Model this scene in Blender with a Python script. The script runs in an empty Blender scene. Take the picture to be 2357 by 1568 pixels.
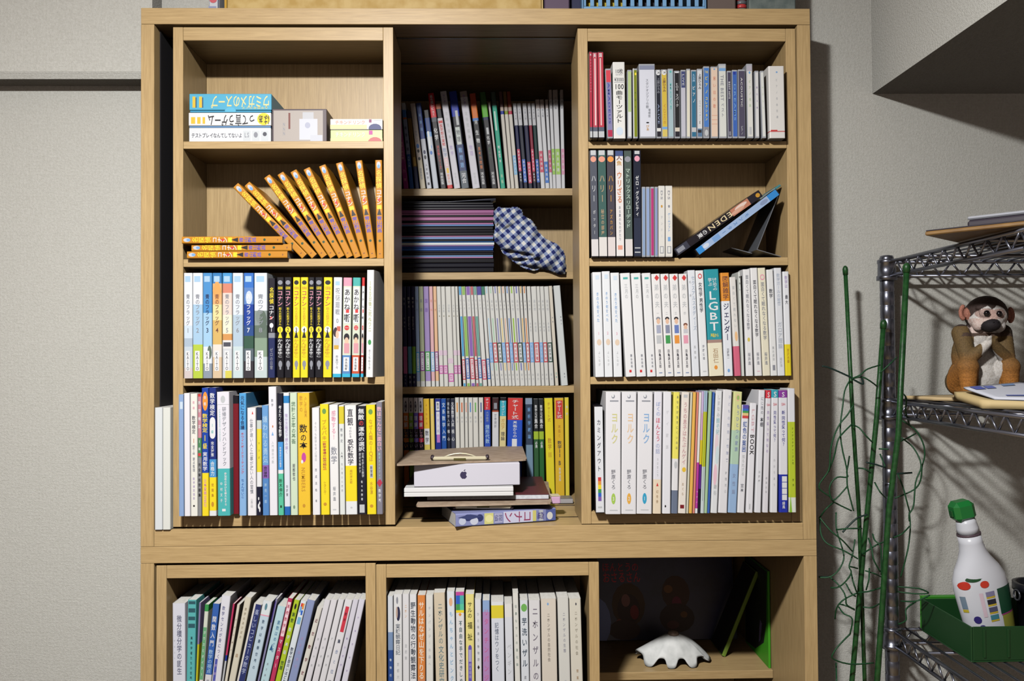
import bpy, bmesh, math, random
from mathutils import Vector, Matrix
random.seed(7)
S = bpy.context.scene
COL = S.collection

# ------------------------------------------------------------------ camera
CAM = Vector((0.0270, -1.4972, 1.1870))
YAW, PITCH, ROLL = 0.0195, 0.0173, -0.0067
F_PX, W_PX, H_PX = 1965.0, 2357.0, 1568.0
_fw = Vector((math.sin(YAW)*math.cos(PITCH), math.cos(YAW)*math.cos(PITCH), math.sin(PITCH)))
_r0 = Vector((math.cos(YAW), -math.sin(YAW), 0)); _u0 = _r0.cross(_fw)
_rt = _r0*math.cos(ROLL) + _u0*math.sin(ROLL)
_up = -_r0*math.sin(ROLL) + _u0*math.cos(ROLL)
cd = bpy.data.cameras.new('camera'); cam = bpy.data.objects.new('camera', cd); COL.objects.link(cam)
cd.sensor_width = 36.0; cd.lens = F_PX/W_PX*36.0; cd.clip_start = 0.01
cam.matrix_world = Matrix(((_rt.x, _up.x, -_fw.x, CAM.x), (_rt.y, _up.y, -_fw.y, CAM.y), (_rt.z, _up.z, -_fw.z, CAM.z), (0, 0, 0, 1)))
S.camera = cam

# ------------------------------------------------------------------ light
S.view_settings.view_transform = 'Standard'; S.view_settings.look = 'None'
S.view_settings.gamma = 1.0; S.view_settings.use_curve_mapping = False
S.view_settings.exposure = 0.12
wd = bpy.data.worlds.new('world'); S.world = wd; wd.use_nodes = True
wd.node_tree.nodes['Background'].inputs[0].default_value = (1.0, 0.80, 0.68, 1)
wd.node_tree.nodes['Background'].inputs[1].default_value = 0.21
S.cycles.diffuse_bounces = 0
LAMP = (-0.25, -1.19, 2.01)                       # the room's ceiling pendant: a glowing globe under a flat diffuser disc
ld = bpy.data.lights.new('pendant_globe', 'POINT'); ld.energy = 27.0; ld.color = (1.0, 0.985, 0.965); ld.shadow_soft_size = 0.03
lo = bpy.data.objects.new('pendant_globe', ld); COL.objects.link(lo); lo.location = LAMP
ld = bpy.data.lights.new('pendant_disc', 'AREA'); ld.shape = 'DISK'; ld.size = 0.16; ld.energy = 35.0; ld.color = (1.0, 0.985, 0.965)
lo = bpy.data.objects.new('pendant_disc', ld); COL.objects.link(lo); lo.location = LAMP

# ------------------------------------------------------------------ helpers
def pt(x, y, Y):
    """point of the plane at depth Y (metres behind the bookcase front) seen at a photo pixel"""
    d = _fw*F_PX + _rt*(x-W_PX/2) + _up*(H_PX/2-y)
    return CAM + d*((Y-CAM.y)/d.y)
def ptz(x, y, Z):
    d = _fw*F_PX + _rt*(x-W_PX/2) + _up*(H_PX/2-y)
    return CAM + d*((Z-CAM.z)/d.z)
def lin(c): return c/12.92 if c <= 0.04045 else ((c+0.055)/1.055)**2.4
def rgb(h):
    h = PAL.get(h, h).lstrip('#')
    return tuple(lin(int(h[i:i+2], 16)/255) for i in (0, 2, 4))
PAL = dict(w='#e6e8ea', wa='#dfe0dc', cr='#e6dfcc', be='#d6cab0', k='#16141c', kk='#221f2a', nv='#1c2350', nb='#23389a', bl='#2c62c8',
 sb='#79a9dd', lb='#a8cbe8', pb='#cfdfee', cy='#3fb4d8', te='#4fb3ac', tl='#2f8f96', gn='#3f9a52', dg='#1f4a30', lg='#bdd9b0', mint='#5cc9a4', lime='#b9cf3a',
 ye='#f4dc2c', yo='#efc338', go='#c9932e', og='#e8963c', do='#c86a28', rd='#d23a3a', dr='#7c1722', cm='#b83250', pk='#e79fb4', mg='#c44a9e', pp='#7d5bb0', lp='#b5a2cf', dp='#3c2c80',
 gy='#8d909a', lgy='#c2c5c8', dgy='#4d4f5a', br='#7a4a3a', pch='#f0c8a4', sal='#e39a82', gb='#8d9cbd', red='#d5303c', tan='#b89a78', txt='#3c3c48', sk='#e7bfa4')
_m = {}
def mat(c, rough=0.5, metal=0.0, spec=0.5):
    key = (c, rough, metal, spec)
    if key in _m: return _m[key]
    m = bpy.data.materials.new('paint_%s' % str(c).strip('#')); m.use_nodes = True
    b = m.node_tree.nodes['Principled BSDF']
    b.inputs['Base Color'].default_value = (*rgb(c), 1); b.inputs['Roughness'].default_value = rough
    b.inputs['Metallic'].default_value = metal; b.inputs['Specular IOR Level'].default_value = spec
    _m[key] = m
    return m
def nodes(m):
    m.use_nodes = True; nt = m.node_tree
    return nt, nt.nodes['Principled BSDF'], (lambda t: nt.nodes.new(t)), (lambda a, b: nt.links.new(a, b))
def wood(name, vertical):
    m = bpy.data.materials.new(name); nt, b, N, L = nodes(m)
    tc = N('ShaderNodeTexCoord'); mp = N('ShaderNodeMapping'); L(tc.outputs['Object'], mp.inputs[0])
    mp.inputs['Scale'].default_value = (90, 90, 4) if vertical else (4, 90, 90)
    n = N('ShaderNodeTexNoise'); n.inputs['Scale'].default_value = 4.0; n.inputs['Detail'].default_value = 5; n.inputs['Roughness'].default_value = 0.65
    L(mp.outputs[0], n.inputs['Vector'])
    r = N('ShaderNodeValToRGB'); L(n.outputs['Fac'], r.inputs[0])
    r.color_ramp.elements[0].position = 0.28; r.color_ramp.elements[0].color = (*rgb('#b19466'), 1)
    r.color_ramp.elements[1].position = 0.72; r.color_ramp.elements[1].color = (*rgb('#d2b481'), 1)
    L(r.outputs[0], b.inputs['Base Color']); b.inputs['Roughness'].default_value = 0.42; b.inputs['Specular IOR Level'].default_value = 0.5
    bp = N('ShaderNodeBump'); bp.inputs['Strength'].default_value = 0.12; bp.inputs['Distance'].default_value = 0.0006
    L(n.outputs['Fac'], bp.inputs['Height']); L(bp.outputs[0], b.inputs['Normal'])
    return m
WOOD_H, WOOD_V = wood('oak_horizontal', False), wood('oak_upright', True)
def wallpaper():
    m = bpy.data.materials.new('woven_wallpaper'); nt, b, N, L = nodes(m)
    tc = N('ShaderNodeTexCoord'); n = N('ShaderNodeTexNoise'); n.inputs['Scale'].default_value = 300; n.inputs['Detail'].default_value = 2
    L(tc.outputs['Object'], n.inputs['Vector'])
    mixv = N('ShaderNodeMixRGB'); mixv.inputs[0].default_value = 0.0016; L(tc.outputs['Object'], mixv.inputs[1]); L(n.outputs['Color'], mixv.inputs[2])
    hs = []
    for ax in ('X', 'Z'):
        w = N('ShaderNodeTexWave'); w.bands_direction = ax; w.inputs['Scale'].default_value = 120; w.inputs['Distortion'].default_value = 0.8; w.inputs['Detail'].default_value = 1
        L(mixv.outputs[0], w.inputs['Vector']); hs.append(w.outputs['Fac'])
    mx = N('ShaderNodeMath'); mx.operation = 'MULTIPLY'; L(hs[0], mx.inputs[0]); L(hs[1], mx.inputs[1])
    n2 = N('ShaderNodeTexNoise'); n2.inputs['Scale'].default_value = 260; L(tc.outputs['Object'], n2.inputs['Vector'])
    ad = N('ShaderNodeMath'); ad.operation = 'ADD'; L(mx.outputs[0], ad.inputs[0]); L(n2.outputs['Fac'], ad.inputs[1])
    bp = N('ShaderNodeBump'); bp.inputs['Strength'].default_value = 0.55; bp.inputs['Distance'].default_value = 0.0013
    L(ad.outputs[0], bp.inputs['Height']); L(bp.outputs[0], b.inputs['Normal'])
    r = N('ShaderNodeValToRGB'); L(ad.outputs[0], r.inputs[0])
    r.color_ramp.elements[0].position = 0.2; r.color_ramp.elements[0].color = (*rgb('#c0bfb6'), 1)
    r.color_ramp.elements[1].position = 1.2 if False else 1.0; r.color_ramp.elements[1].color = (*rgb('#dfdfd8'), 1)
    L(r.outputs[0], b.inputs['Base Color']); b.inputs['Roughness'].default_value = 0.85
    return m
WALL = wallpaper()
def mottled(name, c1, c2, scale, rough=0.6, bump=0.0, detail=3):
    m = bpy.data.materials.new(name); nt, b, N, L = nodes(m)
    tc = N('ShaderNodeTexCoord'); n = N('ShaderNodeTexNoise'); n.inputs['Scale'].default_value = scale; n.inputs['Detail'].default_value = detail
    L(tc.outputs['Object'], n.inputs['Vector']); r = N('ShaderNodeValToRGB'); L(n.outputs['Fac'], r.inputs[0])
    r.color_ramp.elements[0].position = 0.35; r.color_ramp.elements[0].color = (*rgb(c1), 1)
    r.color_ramp.elements[1].position = 0.65; r.color_ramp.elements[1].color = (*rgb(c2), 1)
    L(r.outputs[0], b.inputs['Base Color']); b.inputs['Roughness'].default_value = rough
    if bump:
        bp = N('ShaderNodeBump'); bp.inputs['Strength'].default_value = bump; bp.inputs['Distance'].default_value = 0.002
        L(n.outputs['Fac'], bp.inputs['Height']); L(bp.outputs[0], b.inputs['Normal'])
    return m
PAGES = mottled('page_edges', '#dcdad2', '#e9e7e1', 220, 0.8)
PAGES_OLD = mottled('yellowed_page_edges', '#cfc9ae', '#dcd7c2', 220, 0.8)
CHROME = mat('#7c7f8c', 0.3, 0.9)
CLEAR = mat('#a9adb5', 0.12, 0.0, 0.8)
BLACKP = mat('#15151b', 0.3)

class MB:
    """collects faces with materials; build() links ONE mesh object"""
    def __init__(s): s.v = []; s.f = []; s.mi = []; s.ms = []; s.smooth = []
    def m(s, mt):
        if mt not in s.ms: s.ms.append(mt)
        return s.ms.index(mt)
    def poly(s, pts, mt, smooth=False):
        i = len(s.v); s.v += [tuple(p) for p in pts]; s.f.append(tuple(range(i, i+len(pts)))); s.mi.append(s.m(mt)); s.smooth.append(smooth)
    def faces(s, vs, fs, mt, smooth=False):
        i = len(s.v); s.v += [tuple(p) for p in vs]; k = s.m(mt)
        for f in fs: s.f.append(tuple(i+a for a in f)); s.mi.append(k); s.smooth.append(smooth)
    def box(s, a, b, mt, bev=0.0):
        x0, y0, z0 = [min(p, q) for p, q in zip(a, b)]; x1, y1, z1 = [max(p, q) for p, q in zip(a, b)]
        c = min(bev, (x1-x0)*.45, (y1-y0)*.45, (z1-z0)*.45)
        if c <= 0:
            s.faces([(x0,y0,z0),(x1,y0,z0),(x1,y1,z0),(x0,y1,z0),(x0,y0,z1),(x1,y0,z1),(x1,y1,z1),(x0,y1,z1)],
                    [(0,3,2,1),(4,5,6,7),(0,1,5,4),(1,2,6,5),(2,3,7,6),(3,0,4,7)], mt); return
        bm = bmesh.new(); bmesh.ops.create_cube(bm, size=1)
        for v in bm.verts: v.co = Vector(((x0+x1)/2+v.co.x*(x1-x0), (y0+y1)/2+v.co.y*(y1-y0), (z0+z1)/2+v.co.z*(z1-z0)))
        bmesh.ops.bevel(bm, geom=bm.edges[:], offset=c, segments=1, affect='EDGES', profile=0.5)
        bm.verts.index_update()
        s.faces([v.co[:] for v in bm.verts], [tuple(v.index for v in f.verts) for f in bm.faces], mt); bm.free()
    def tube(s, path, r, mt, n=8, caps=True):
        P = [Vector(p) for p in path]; rings = []; N = len(P)
        ref = None
        for i, p in enumerate(P):
            t = (P[min(i+1, N-1)]-P[max(i-1, 0)]).normalized()
            if ref is None: ref = Vector((0, 0, 1)) if abs(t.z) < .9 else Vector((1, 0, 0))
            a = t.cross(ref).normalized(); b = a.cross(t).normalized(); ref = b if abs(b.dot(t)) < .9 else ref
            rr = r[i] if isinstance(r, (list, tuple)) else r
            rings.append([p+(a*math.cos(2*math.pi*k/n)+b*math.sin(2*math.pi*k/n))*rr for k in range(n)])
        vs = [v for rg in rings for v in rg]
        fs = [(i*n+k, i*n+(k+1) % n, (i+1)*n+(k+1) % n, (i+1)*n+k) for i in range(N-1) for k in range(n)]
        if caps: fs += [tuple(range(n-1, -1, -1)), tuple((N-1)*n+k for k in range(n))]
        s.faces(vs, fs, mt, True)
    def lathe(s, prof, mt, n=24, c=(0, 0, 0), mfun=None):
        vs = []; 
        for r, z in prof: vs += [(c[0]+r*math.cos(2*math.pi*k/n), c[1]+r*math.sin(2*math.pi*k/n), c[2]+z) for k in range(n)]
        fs = [(i*n+k, i*n+(k+1) % n, (i+1)*n+(k+1) % n, (i+1)*n+k) for i in range(len(prof)-1) for k in range(n)]
        fs += [tuple(range(n-1, -1, -1)), tuple((len(prof)-1)*n+k for k in range(n))]
        s.faces(vs, fs, mt, True)
    def build(s, name, parent=None, loc=None, rot=None, kind=None):
        me = bpy.data.meshes.new(name); me.from_pydata(s.v, [], s.f)
        for m_ in s.ms: me.materials.append(m_)
        me.polygons.foreach_set('material_index', s.mi); me.polygons.foreach_set('use_smooth', s.smooth); me.update()
        o = bpy.data.objects.new(name, me); COL.objects.link(o)
        if parent: o.parent = parent
        if loc is not None: o.location = loc
        if rot is not None: o.rotation_euler = rot
        if kind: o['kind'] = kind
        return o
def tag(o, label, cat, group=None):
    o['label'] = label; o['category'] = cat
    if group: o['group'] = group
    return o
def thing(name, label, cat, loc=(0, 0, 0), rot=(0, 0, 0), group=None):
    o = bpy.data.objects.new(name, None); COL.objects.link(o); o.location = loc; o.rotation_euler = rot
    o.empty_display_size = 0.02
    return tag(o, label, cat, group)
def part(name, parent, a, b, m, bev=0.0006):
    q = MB(); q.box(a, b, m, bev); return q.build(name, parent)

# ------------------------------------------------------------------ lettering
_g = {}
def glyph(ch):
    if ch not in _g:
        c = bpy.data.curves.new('glyph', 'FONT'); c.body = ch; c.resolution_u = 2; c.offset = 0.012
        o = bpy.data.objects.new('glyph', c); me = bpy.data.meshes.new_from_object(o)
        vs = [v.co.to_2d() for v in me.vertices]; fs = [tuple(p.vertices) for p in me.polygons]
        w = (max(v.x for v in vs)+min(v.x for v in vs)) if vs else 0.5
        _g[ch] = (vs, fs, w)
        bpy.data.objects.remove(o); bpy.data.curves.remove(c); bpy.data.meshes.remove(me)
    return _g[ch]
VROT = set('ー-〜()（）「」…')
def text2d(s, mode, cx, cz, w, h):
    """polygons of a string fitted in a w x h box centred at cx, cz (u right, v up)"""
    out = []
    n = max(1, len(s))
    if mode == 'v':
        cell_h = h/n; sx = w; sz = min(cell_h*0.98, w*1.5)
        for i, ch in enumerate(s):
            if ch == ' ': continue
            vs, fs, gw = glyph(ch); yc = cz+h/2-cell_h*(i+.5)
            for f in fs:
                if ch in VROT: out.append([(cx+(vs[a].y-.38)*sx, yc-(vs[a].x-gw/2)*sz) for a in f])
                else:
                    k = 1.0 if ord(ch) > 255 else 1.25
                    out.append([(cx+(vs[a].x-gw/2)*sx*k, yc+(vs[a].y-(.38 if ord(ch) > 255 else .35))*sz*k) for a in f])
        return out
    adv = []; x = 0
    for ch in s:
        wd_ = 1.0 if ord(ch) > 255 else (0.3 if ch == ' ' else glyph(ch)[2]*1.05+0.03)
        adv.append((x, wd_)); x += wd_
    L = x
    long_, short_ = (w, h) if mode in ('h', 'h180') else (h, w)
    su = long_/L; sv = min(short_/0.86, su*2.0)
    for ch, (x0, wd_) in zip(s, adv):
        if ch == ' ': continue
        vs, fs, gw = glyph(ch)
        for f in fs:
            q = []
            for a in f:
                u = (x0+wd_/2-L/2+vs[a].x-gw/2)*su; v = (vs[a].y-.37)*sv
                if mode == 'h': q.append((cx+u, cz+v))
                elif mode == 'h180': q.append((cx-u, cz-v))
                else: q.append((cx+v, cz-u))      # cw: reads downwards
            out.append(q)
    return out

def ellipse(cx, cz, rx, rz, n=14): return [(cx+rx*math.cos(2*math.pi*k/n), cz+rz*math.sin(2*math.pi*k/n)) for k in range(n)]
def print_on(q, t, h, prints, y0=-0.00012, y1=-0.00024):
    """prints on a face of width t (centred) and height h: ('r'|'e', xfrac0, xfrac1, f0, f1, colour) patches or (text, f0, f1, colour, width, centre, mode)"""
    n = 0
    for p in prints:
        if p[0] in ('r', 'e', 't', 'd'):
            k, a, b, f0, f1, c = p; n += 1
            xa, xb = (a-.5)*t, (b-.5)*t; za, zb = h*(1-f0), h*(1-f1); y = y0-n*0.00001
            if k == 'r': pl = [(xa, zb), (xb, zb), (xb, za), (xa, za)]
            elif k == 'e': pl = ellipse((xa+xb)/2, (za+zb)/2, (xb-xa)/2, (za-zb)/2)
            elif k == 't': pl = [(xa, zb), (xb, zb), ((xa+xb)/2, za)]
            else: pl = [((xa+xb)/2, zb), (xb, (za+zb)/2), ((xa+xb)/2, za), (xa, (za+zb)/2)]
            q.poly([(max(-t/2, min(t/2, x)), y, max(0.0, min(h, z))) for x, z in pl], mat(c))
        else:
            s, f0, f1, c = p[:4]; wf = p[4] if len(p) > 4 else .6; xc = p[5] if len(p) > 5 else .5; mode = p[6] if len(p) > 6 else 'v'
            mt = mat(c)
            for pl in text2d(s, mode, (xc-.5)*t, h*(1-(f0+f1)/2), wf*t, h*(f1-f0)):
                q.poly([(x, y1, z) for x, z in pl], mt)

# ------------------------------------------------------------------ books
def make_book(t, h, d, bands, prints, label, cat='book', group=None, name='book', kind='paper', pages=None, rough=0.45, spec=0.3):
    """origin at the middle of the spine's foot, spine towards -y"""
    root = thing(name, label, cat, group=group)
    x = t/2
    if kind == 'paper' or kind == 'hard':
        c = min(0.0016, t*0.2); b = 0.0005 if kind == 'paper' else 0.002
        b = min(b, t*.2)
        ov = 0.0 if kind == 'paper' else 0.003
        q = MB()
        zs = [(h, h*(1-bands[0][0]), bands[0][1])]
        for i in range(1, len(bands)): zs.append((h*(1-bands[i-1][0]), h*(1-bands[i][0]), bands[i][1]))
        outer = [(-x, d), (-x, c*1.2), (-x+c*.35, c*.35), (-x+c*1.2, 0), (x-c*1.2, 0), (x-c*.35, c*.35), (x, c*1.2), (x, d)]
        inner = [(x-b, d), (x-b, b*1.5+c*.5), (-x+b, b*1.5+c*.5), (-x+b, d)]
        ring = outer+inner; nr = len(ring)
        for z1, z0, col in zs:
            m_ = mat(col, rough, 0.0, spec)
            for i in range(nr):
                (ax, ay), (bx, by) = ring[i], ring[(i+1) % nr]
                q.poly([(ax, ay, z0), (bx, by, z0), (bx, by, z1), (ax, ay, z1)], m_)
        q.poly([(a, b_, h) for a, b_ in ring], mat(bands[0][1], rough, 0.0, spec)); q.poly([(a, b_, 0) for a, b_ in reversed(ring)], mat(bands[-1][1], rough, 0.0, spec))
        q.build('cover', root)
        pg = MB(); pg.box((-x+b+.00005, b*1.5+c*.5+.0003, ov if ov else 0.0002), (x-b-.00005, d-ov-(0.0004 if not ov else 0), h-ov-0.0003), pages or PAGES); pg.build('page_block', root)
    elif kind in ('cd', 'dvd'):
        q = MB(); m_ = CLEAR if kind == 'cd' else mat(bands[0][2] if len(bands[0]) > 2 else 'k', 0.3)
        q.box((-x, 0, 0), (x, d, h), m_, 0.0007); q.build('case', root)
        e = MB(); ix = x-(0.0011 if kind == 'cd' else 0.0004); lo_, hi_ = (0.003, h-0.003) if kind == 'cd' else (0.002, h-0.002)
        z1 = hi_
        for fb, col, *_ in bands:
            z0 = hi_-(hi_-lo_)*fb
            e.faces([(-ix,-.0003,z0),(ix,-.0003,z0),(ix,-.0003,z1),(-ix,-.0003,z1),(-ix,.0002,z0),(ix,.0002,z0),(ix,.0002,z1),(-ix,.0002,z1)],
                    [(0,1,2,3),(0,4,5,1),(3,2,6,7),(1,5,6,2),(0,3,7,4)], mat(col, 0.25)); z1 = z0
        e.build('spine_card', root)
    if prints:
        q = MB(); print_on(q, t*.94, h, prints, *((-0.00012, -0.00024) if kind in ('paper', 'hard') else (-.00045, -.00055)))
        if q.f: q.build('spine_lettering', root, kind='stuff')
    return root
ORD = 'zeroth first second third fourth fifth sixth seventh eighth ninth tenth eleventh twelfth 13th 14th 15th 16th 17th 18th 19th 20th 21st 22nd 23rd 24th 25th 26th 27th 28th 29th 30th 31st 32nd 33rd 34th 35th 36th 37th 38th 39th'.split()
def shelf_row(books, Y, zb, where, d, ylo, group, cat='book', name='book', kind='paper', xmin=-9.0, xmax=9.0):
    """books: dicts with o=(x, y, scale), t=(x0,x1) near the head, b=(x0,x1) at ylo, yt = head line, in zoomed photo units"""
    L = []
    for e in books:
        ox, oy, sc = e['o']; Yb = e.get('Y', Y); P = lambda x, y: pt(ox+x/sc, oy+y/sc, Yb)
        yl = e.get('ylo', ylo)
        tl, tr = P(e['t'][0], e['yt']), P(e['t'][1], e['yt']); bl, br = P(e['b'][0], yl), P(e['b'][1], yl)
        h = (tl.z+tr.z)/2-zb
        at = lambda hi, lo, z: lo.x+(hi.x-lo.x)*(z-lo.z)/(hi.z-lo.z)
        b0, b1 = at(tl, bl, zb), at(tr, br, zb)
        th = max(0.0035, min(b1-b0, max(tr.x-tl.x, (b1-b0)*.8)))
        L.append([e, (b0+b1)/2, (tl.x+tr.x-b0-b1)/2/h, th, h, Yb])
    g = 0.00025
    for it in range(220):
        for i in range(-1, len(L)):
            A_ = L[i] if i >= 0 else None; B_ = L[i+1] if i+1 < len(L) else None
            if A_ is None and xmin < -5 or B_ is None and xmax > 5: continue
            H = min(x[4] for x in (A_, B_) if x)
            for z in (0.0, H):
                ra = A_[1]+A_[2]*z+A_[3]/2 if A_ else xmin
                rb = B_[1]+B_[2]*z-B_[3]/2 if B_ else xmax
                ov = ra+g-rb
                if ov <= 0: continue
                k = 0.5
                if z == 0:
                    for x, sg in ((A_, -1), (B_, 1)):
                        if x is None: continue
                        x[1] += sg*ov*k*.35; x[3] = max(.0032, x[3]-ov*k*.25)
                        x[2] -= sg*ov*k*.35/max(x[4], .05)*.5
                else:
                    for x, sg in ((A_, -1), (B_, 1)):
                        if x is None: continue
                        x[2] += sg*ov*k*.5/H; x[3] = max(.0032, x[3]-ov*k*.1)
    for i, (e, c, s_, th, h, Yb) in enumerate(L):
        lean = math.atan(s_); co = math.cos(lean)
        lab = '%s, %s from left %s' % (e['look'], ORD[i+1], where)
        if len(lab.split()) > 16: print('LONG', len(lab.split()), lab)
        tt = th*co-.0001
        o = make_book(tt, (h-abs(math.sin(lean))*tt)/co, e.get('d', d), e['bands'], e.get('p', []), lab, e.get('cat', cat), e.get('group', group), e.get('name', name), e.get('kind', kind), e.get('pages'))
        o.rotation_euler = (0, lean, 0)
        o.location = (c, Yb, zb+abs(math.sin(lean))*tt/2+0.0002)

# ------------------------------------------------------------------ room
q = MB()
zc = 2.45
q.box((-2.3, 0.12, 0), (-0.598, 0.55, zc), WALL); q.box((0.598, 0.12, 0), (2.4, 0.55, zc), WALL)
q.box((-0.598, 0.475, 0), (0.598, 0.55, 1.803), WALL); q.box((-0.598, 0.12, 1.803), (0.598, 0.55, zc), WALL); q.build('wall_back', kind='structure')
FLOORM = wood('floor_boards', False)
q = MB(); q.box((-2.3, -2.6, -0.05), (2.4, 0.12, 0), FLOORM); q.box((-0.598, 0.12, -0.05), (0.598, 0.475, 0), FLOORM); q.build('floor', kind='structure')
zb = pt(160, 194, 0.11).z
q = MB()
prof = [(0.12, zc), (0.12, zb), (0.080, zb), (0.0745, zb+0.012), (0.0745, zc)]
q.faces([(x, y, z) for x in (-2.3, -0.6) for y, z in prof], [(0, 1, 2, 3, 4), (9, 8, 7, 6, 5)]+[(i, (i+1) % 5+0, (i+1) % 5+5, i+5)[::-1] for i in range(5)], WALL)
q.build('trim_1', kind='structure')
pb = pt(2008, 216, 0.12)
q = MB(); q.box((pb.x, -2.6, pb.z), (2.4, 0.12, zc), WALL); q.build('ceiling_beam', kind='structure')

# ------------------------------------------------------------------ bookcase
XO, XI = 0.59, 0.567
def cabinet(name, label, z0, z1, top_t, bot_t):
    r = thing(name, label, 'bookcase', (0, 0, z0))
    p = lambda n, a, b, m: part(n, r, (a[0], a[1], a[2]-z0), (b[0], b[1], b[2]-z0), m)
    p('side_panel', (-XO, 0, z0), (-XI, 0.46, z1-top_t), WOOD_V); p('side_panel', (XI, 0, z0), (XO, 0.46, z1-top_t), WOOD_V)
    p('top_panel', (-XO, 0, z1-top_t+0.0004), (XO, 0.46, z1), WOOD_H)
    p('base_panel', (-XI+.0003, 0.0002, z0), (XI-.0003, 0.46, z0+bot_t), WOOD_H)
    p('back_panel', (-XI+.0003, 0.452, z0+bot_t+.0003), (XI-.0003, 0.458, z1-top_t-.0003), WOOD_V)
    return r, p
ZJ = 0.8593; ZF = ZJ+0.029; ZT = 1.80
up, pu = cabinet('upper_bookcase', 'tall oak veneer upper bookcase with two sliding units, standing against the wall', ZJ, ZT, 0.029, 0.029)
ZM = {k: pt(1115, y, 0.295).z for k, y in (('M1', 434), ('M2', 627), ('M3', 889.5))}
for k in ('M1', 'M2', 'M3'): pu('fixed_shelf', (-XI+.0003, 0.295, ZM[k]-0.015), (XI-.0003, 0.4515, ZM[k]), WOOD_H)
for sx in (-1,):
    pu('shade_strip', (sx*(XI-.0002), 0.024, ZF+.002), (sx*(XI-.0022), 0.135, ZT-.031), mat('#121016', .8))  # added matte black strip, darkens the gap beside the left unit like shade
for Yr in (0.064, 0.200):
    pu('ceiling_rail', (-XI+.001, Yr-0.0028, ZT-0.029-0.0012), (XI-.001, Yr+0.0028, ZT-0.029+.0002), BLACKP)
for Yr in (0.078, 0.2):
    pu('floor_rail', (-XI+.001, Yr-0.0022, ZF-.0002), (XI-.001, Yr+0.0022, ZF+0.0008), BLACKP)
lc, pl = cabinet('lower_bookcase', 'oak veneer lower bookcase carrying the upper one, with an open compartment beside its sliding units', 0.0, ZJ-0.0003, 0.029, 0.06)
ZLS = pt(1580, 1546, 0.175).z
pl('fixed_shelf', (-XI+.0003, 0.175, ZLS-0.0155), (XI-.0003, 0.4515, ZLS), WOOD_H)

def slide(name, label, x0, x1, ztop, zpb, shelves, zbt, zb, Y0, depth, tx=0.0176):
    r = thing(name, label, 'shelf unit', ((x0+x1)/2, Y0, zb))
    o = r.location
    p = lambda n, a, b, m: part(n, r, Vector(a)-o, Vector(b)-o, m)
    Yk = Y0+depth
    p('side_panel', (x0, Y0, zb), (x0+tx, Yk, ztop), WOOD_V); p('side_panel', (x1-tx, Y0, zb), (x1, Yk, ztop), WOOD_V)
    p('top_panel', (x0+tx+.0002, Y0+.0003, zpb), (x1-tx-.0002, Yk, ztop), WOOD_H)
    p('bottom_panel', (x0+tx+.0002, Y0+.0003, zb), (x1-tx-.0002, Yk, zbt), WOOD_H)
    p('back_panel', (x0+tx+.0002, Yk-.006, zbt+.0002), (x1-tx-.0002, Yk, zpb-.0002), WOOD_V)
    for a, b in shelves: p('shelf', (x0+tx+.0002, Y0+.0005, b), (x1-tx-.0002, Yk-.0062, a), WOOD_H)
    return r
YS = 0.006; DS = 0.1275
zz = lambda x, y, Y=YS: pt(x, y, Y).z
ZL = [zz(655, 325), zz(655, 596), zz(655, 869.5), zz(655, 1180)]
ZR = [zz(1580, 325), zz(1580, 593.5), zz(1580, 866.5), zz(1580, 1176)]
XL0, XL1 = pt(398, 640, YS).x, pt(907.2, 640, YS).x
XR0, XR1 = pt(1334, 640, YS).x, pt(1838, 640, YS).x
slide('sliding_shelf_unit', 'left sliding oak shelf unit with four shelves, games and orange comics on top', XL0, XL1, zz(655, 62.5), zz(655, 93), [(ZL[0], zz(655, 342)), (ZL[1], zz(655, 613.5)), (ZL[2], zz(655, 887))], ZL[3], max(zz(655, 1211), ZF+.001), YS, DS)
slide('sliding_shelf_unit', 'right sliding oak shelf unit with four shelves, discs on its upper two', XR0, XR1, zz(1580, 65.5), zz(1580, 95), [(ZR[0], zz(1580, 341.5)), (ZR[1], zz(1580, 611.7)), (ZR[2], zz(1580, 883.5))], ZR[3], max(zz(1580, 1206), ZF+.001), YS, DS)
YW = 0.004; DW = 0.163
ZW = 0.560
slide('sliding_shelf_unit', 'lower left sliding oak shelf unit full of books leaning over', pt(359.5, 1430, YW).x, pt(865, 1430, YW).x, pt(610, 1299.5, YW).z, pt(610, 1329.5, YW).z, [(ZW, ZW-.017)], 0.085, 0.062, YW, DW)
slide('sliding_shelf_unit', 'lower middle sliding oak shelf unit full of pale upright books', pt(866, 1430, YW).x, pt(1379.5, 1430, YW).x, pt(1120, 1297.5, YW).z, pt(1120, 1328, YW).z, [(ZW, ZW-.017)], 0.085, 0.062, YW, DW)
YBACK = YS+DS-.006

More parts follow.
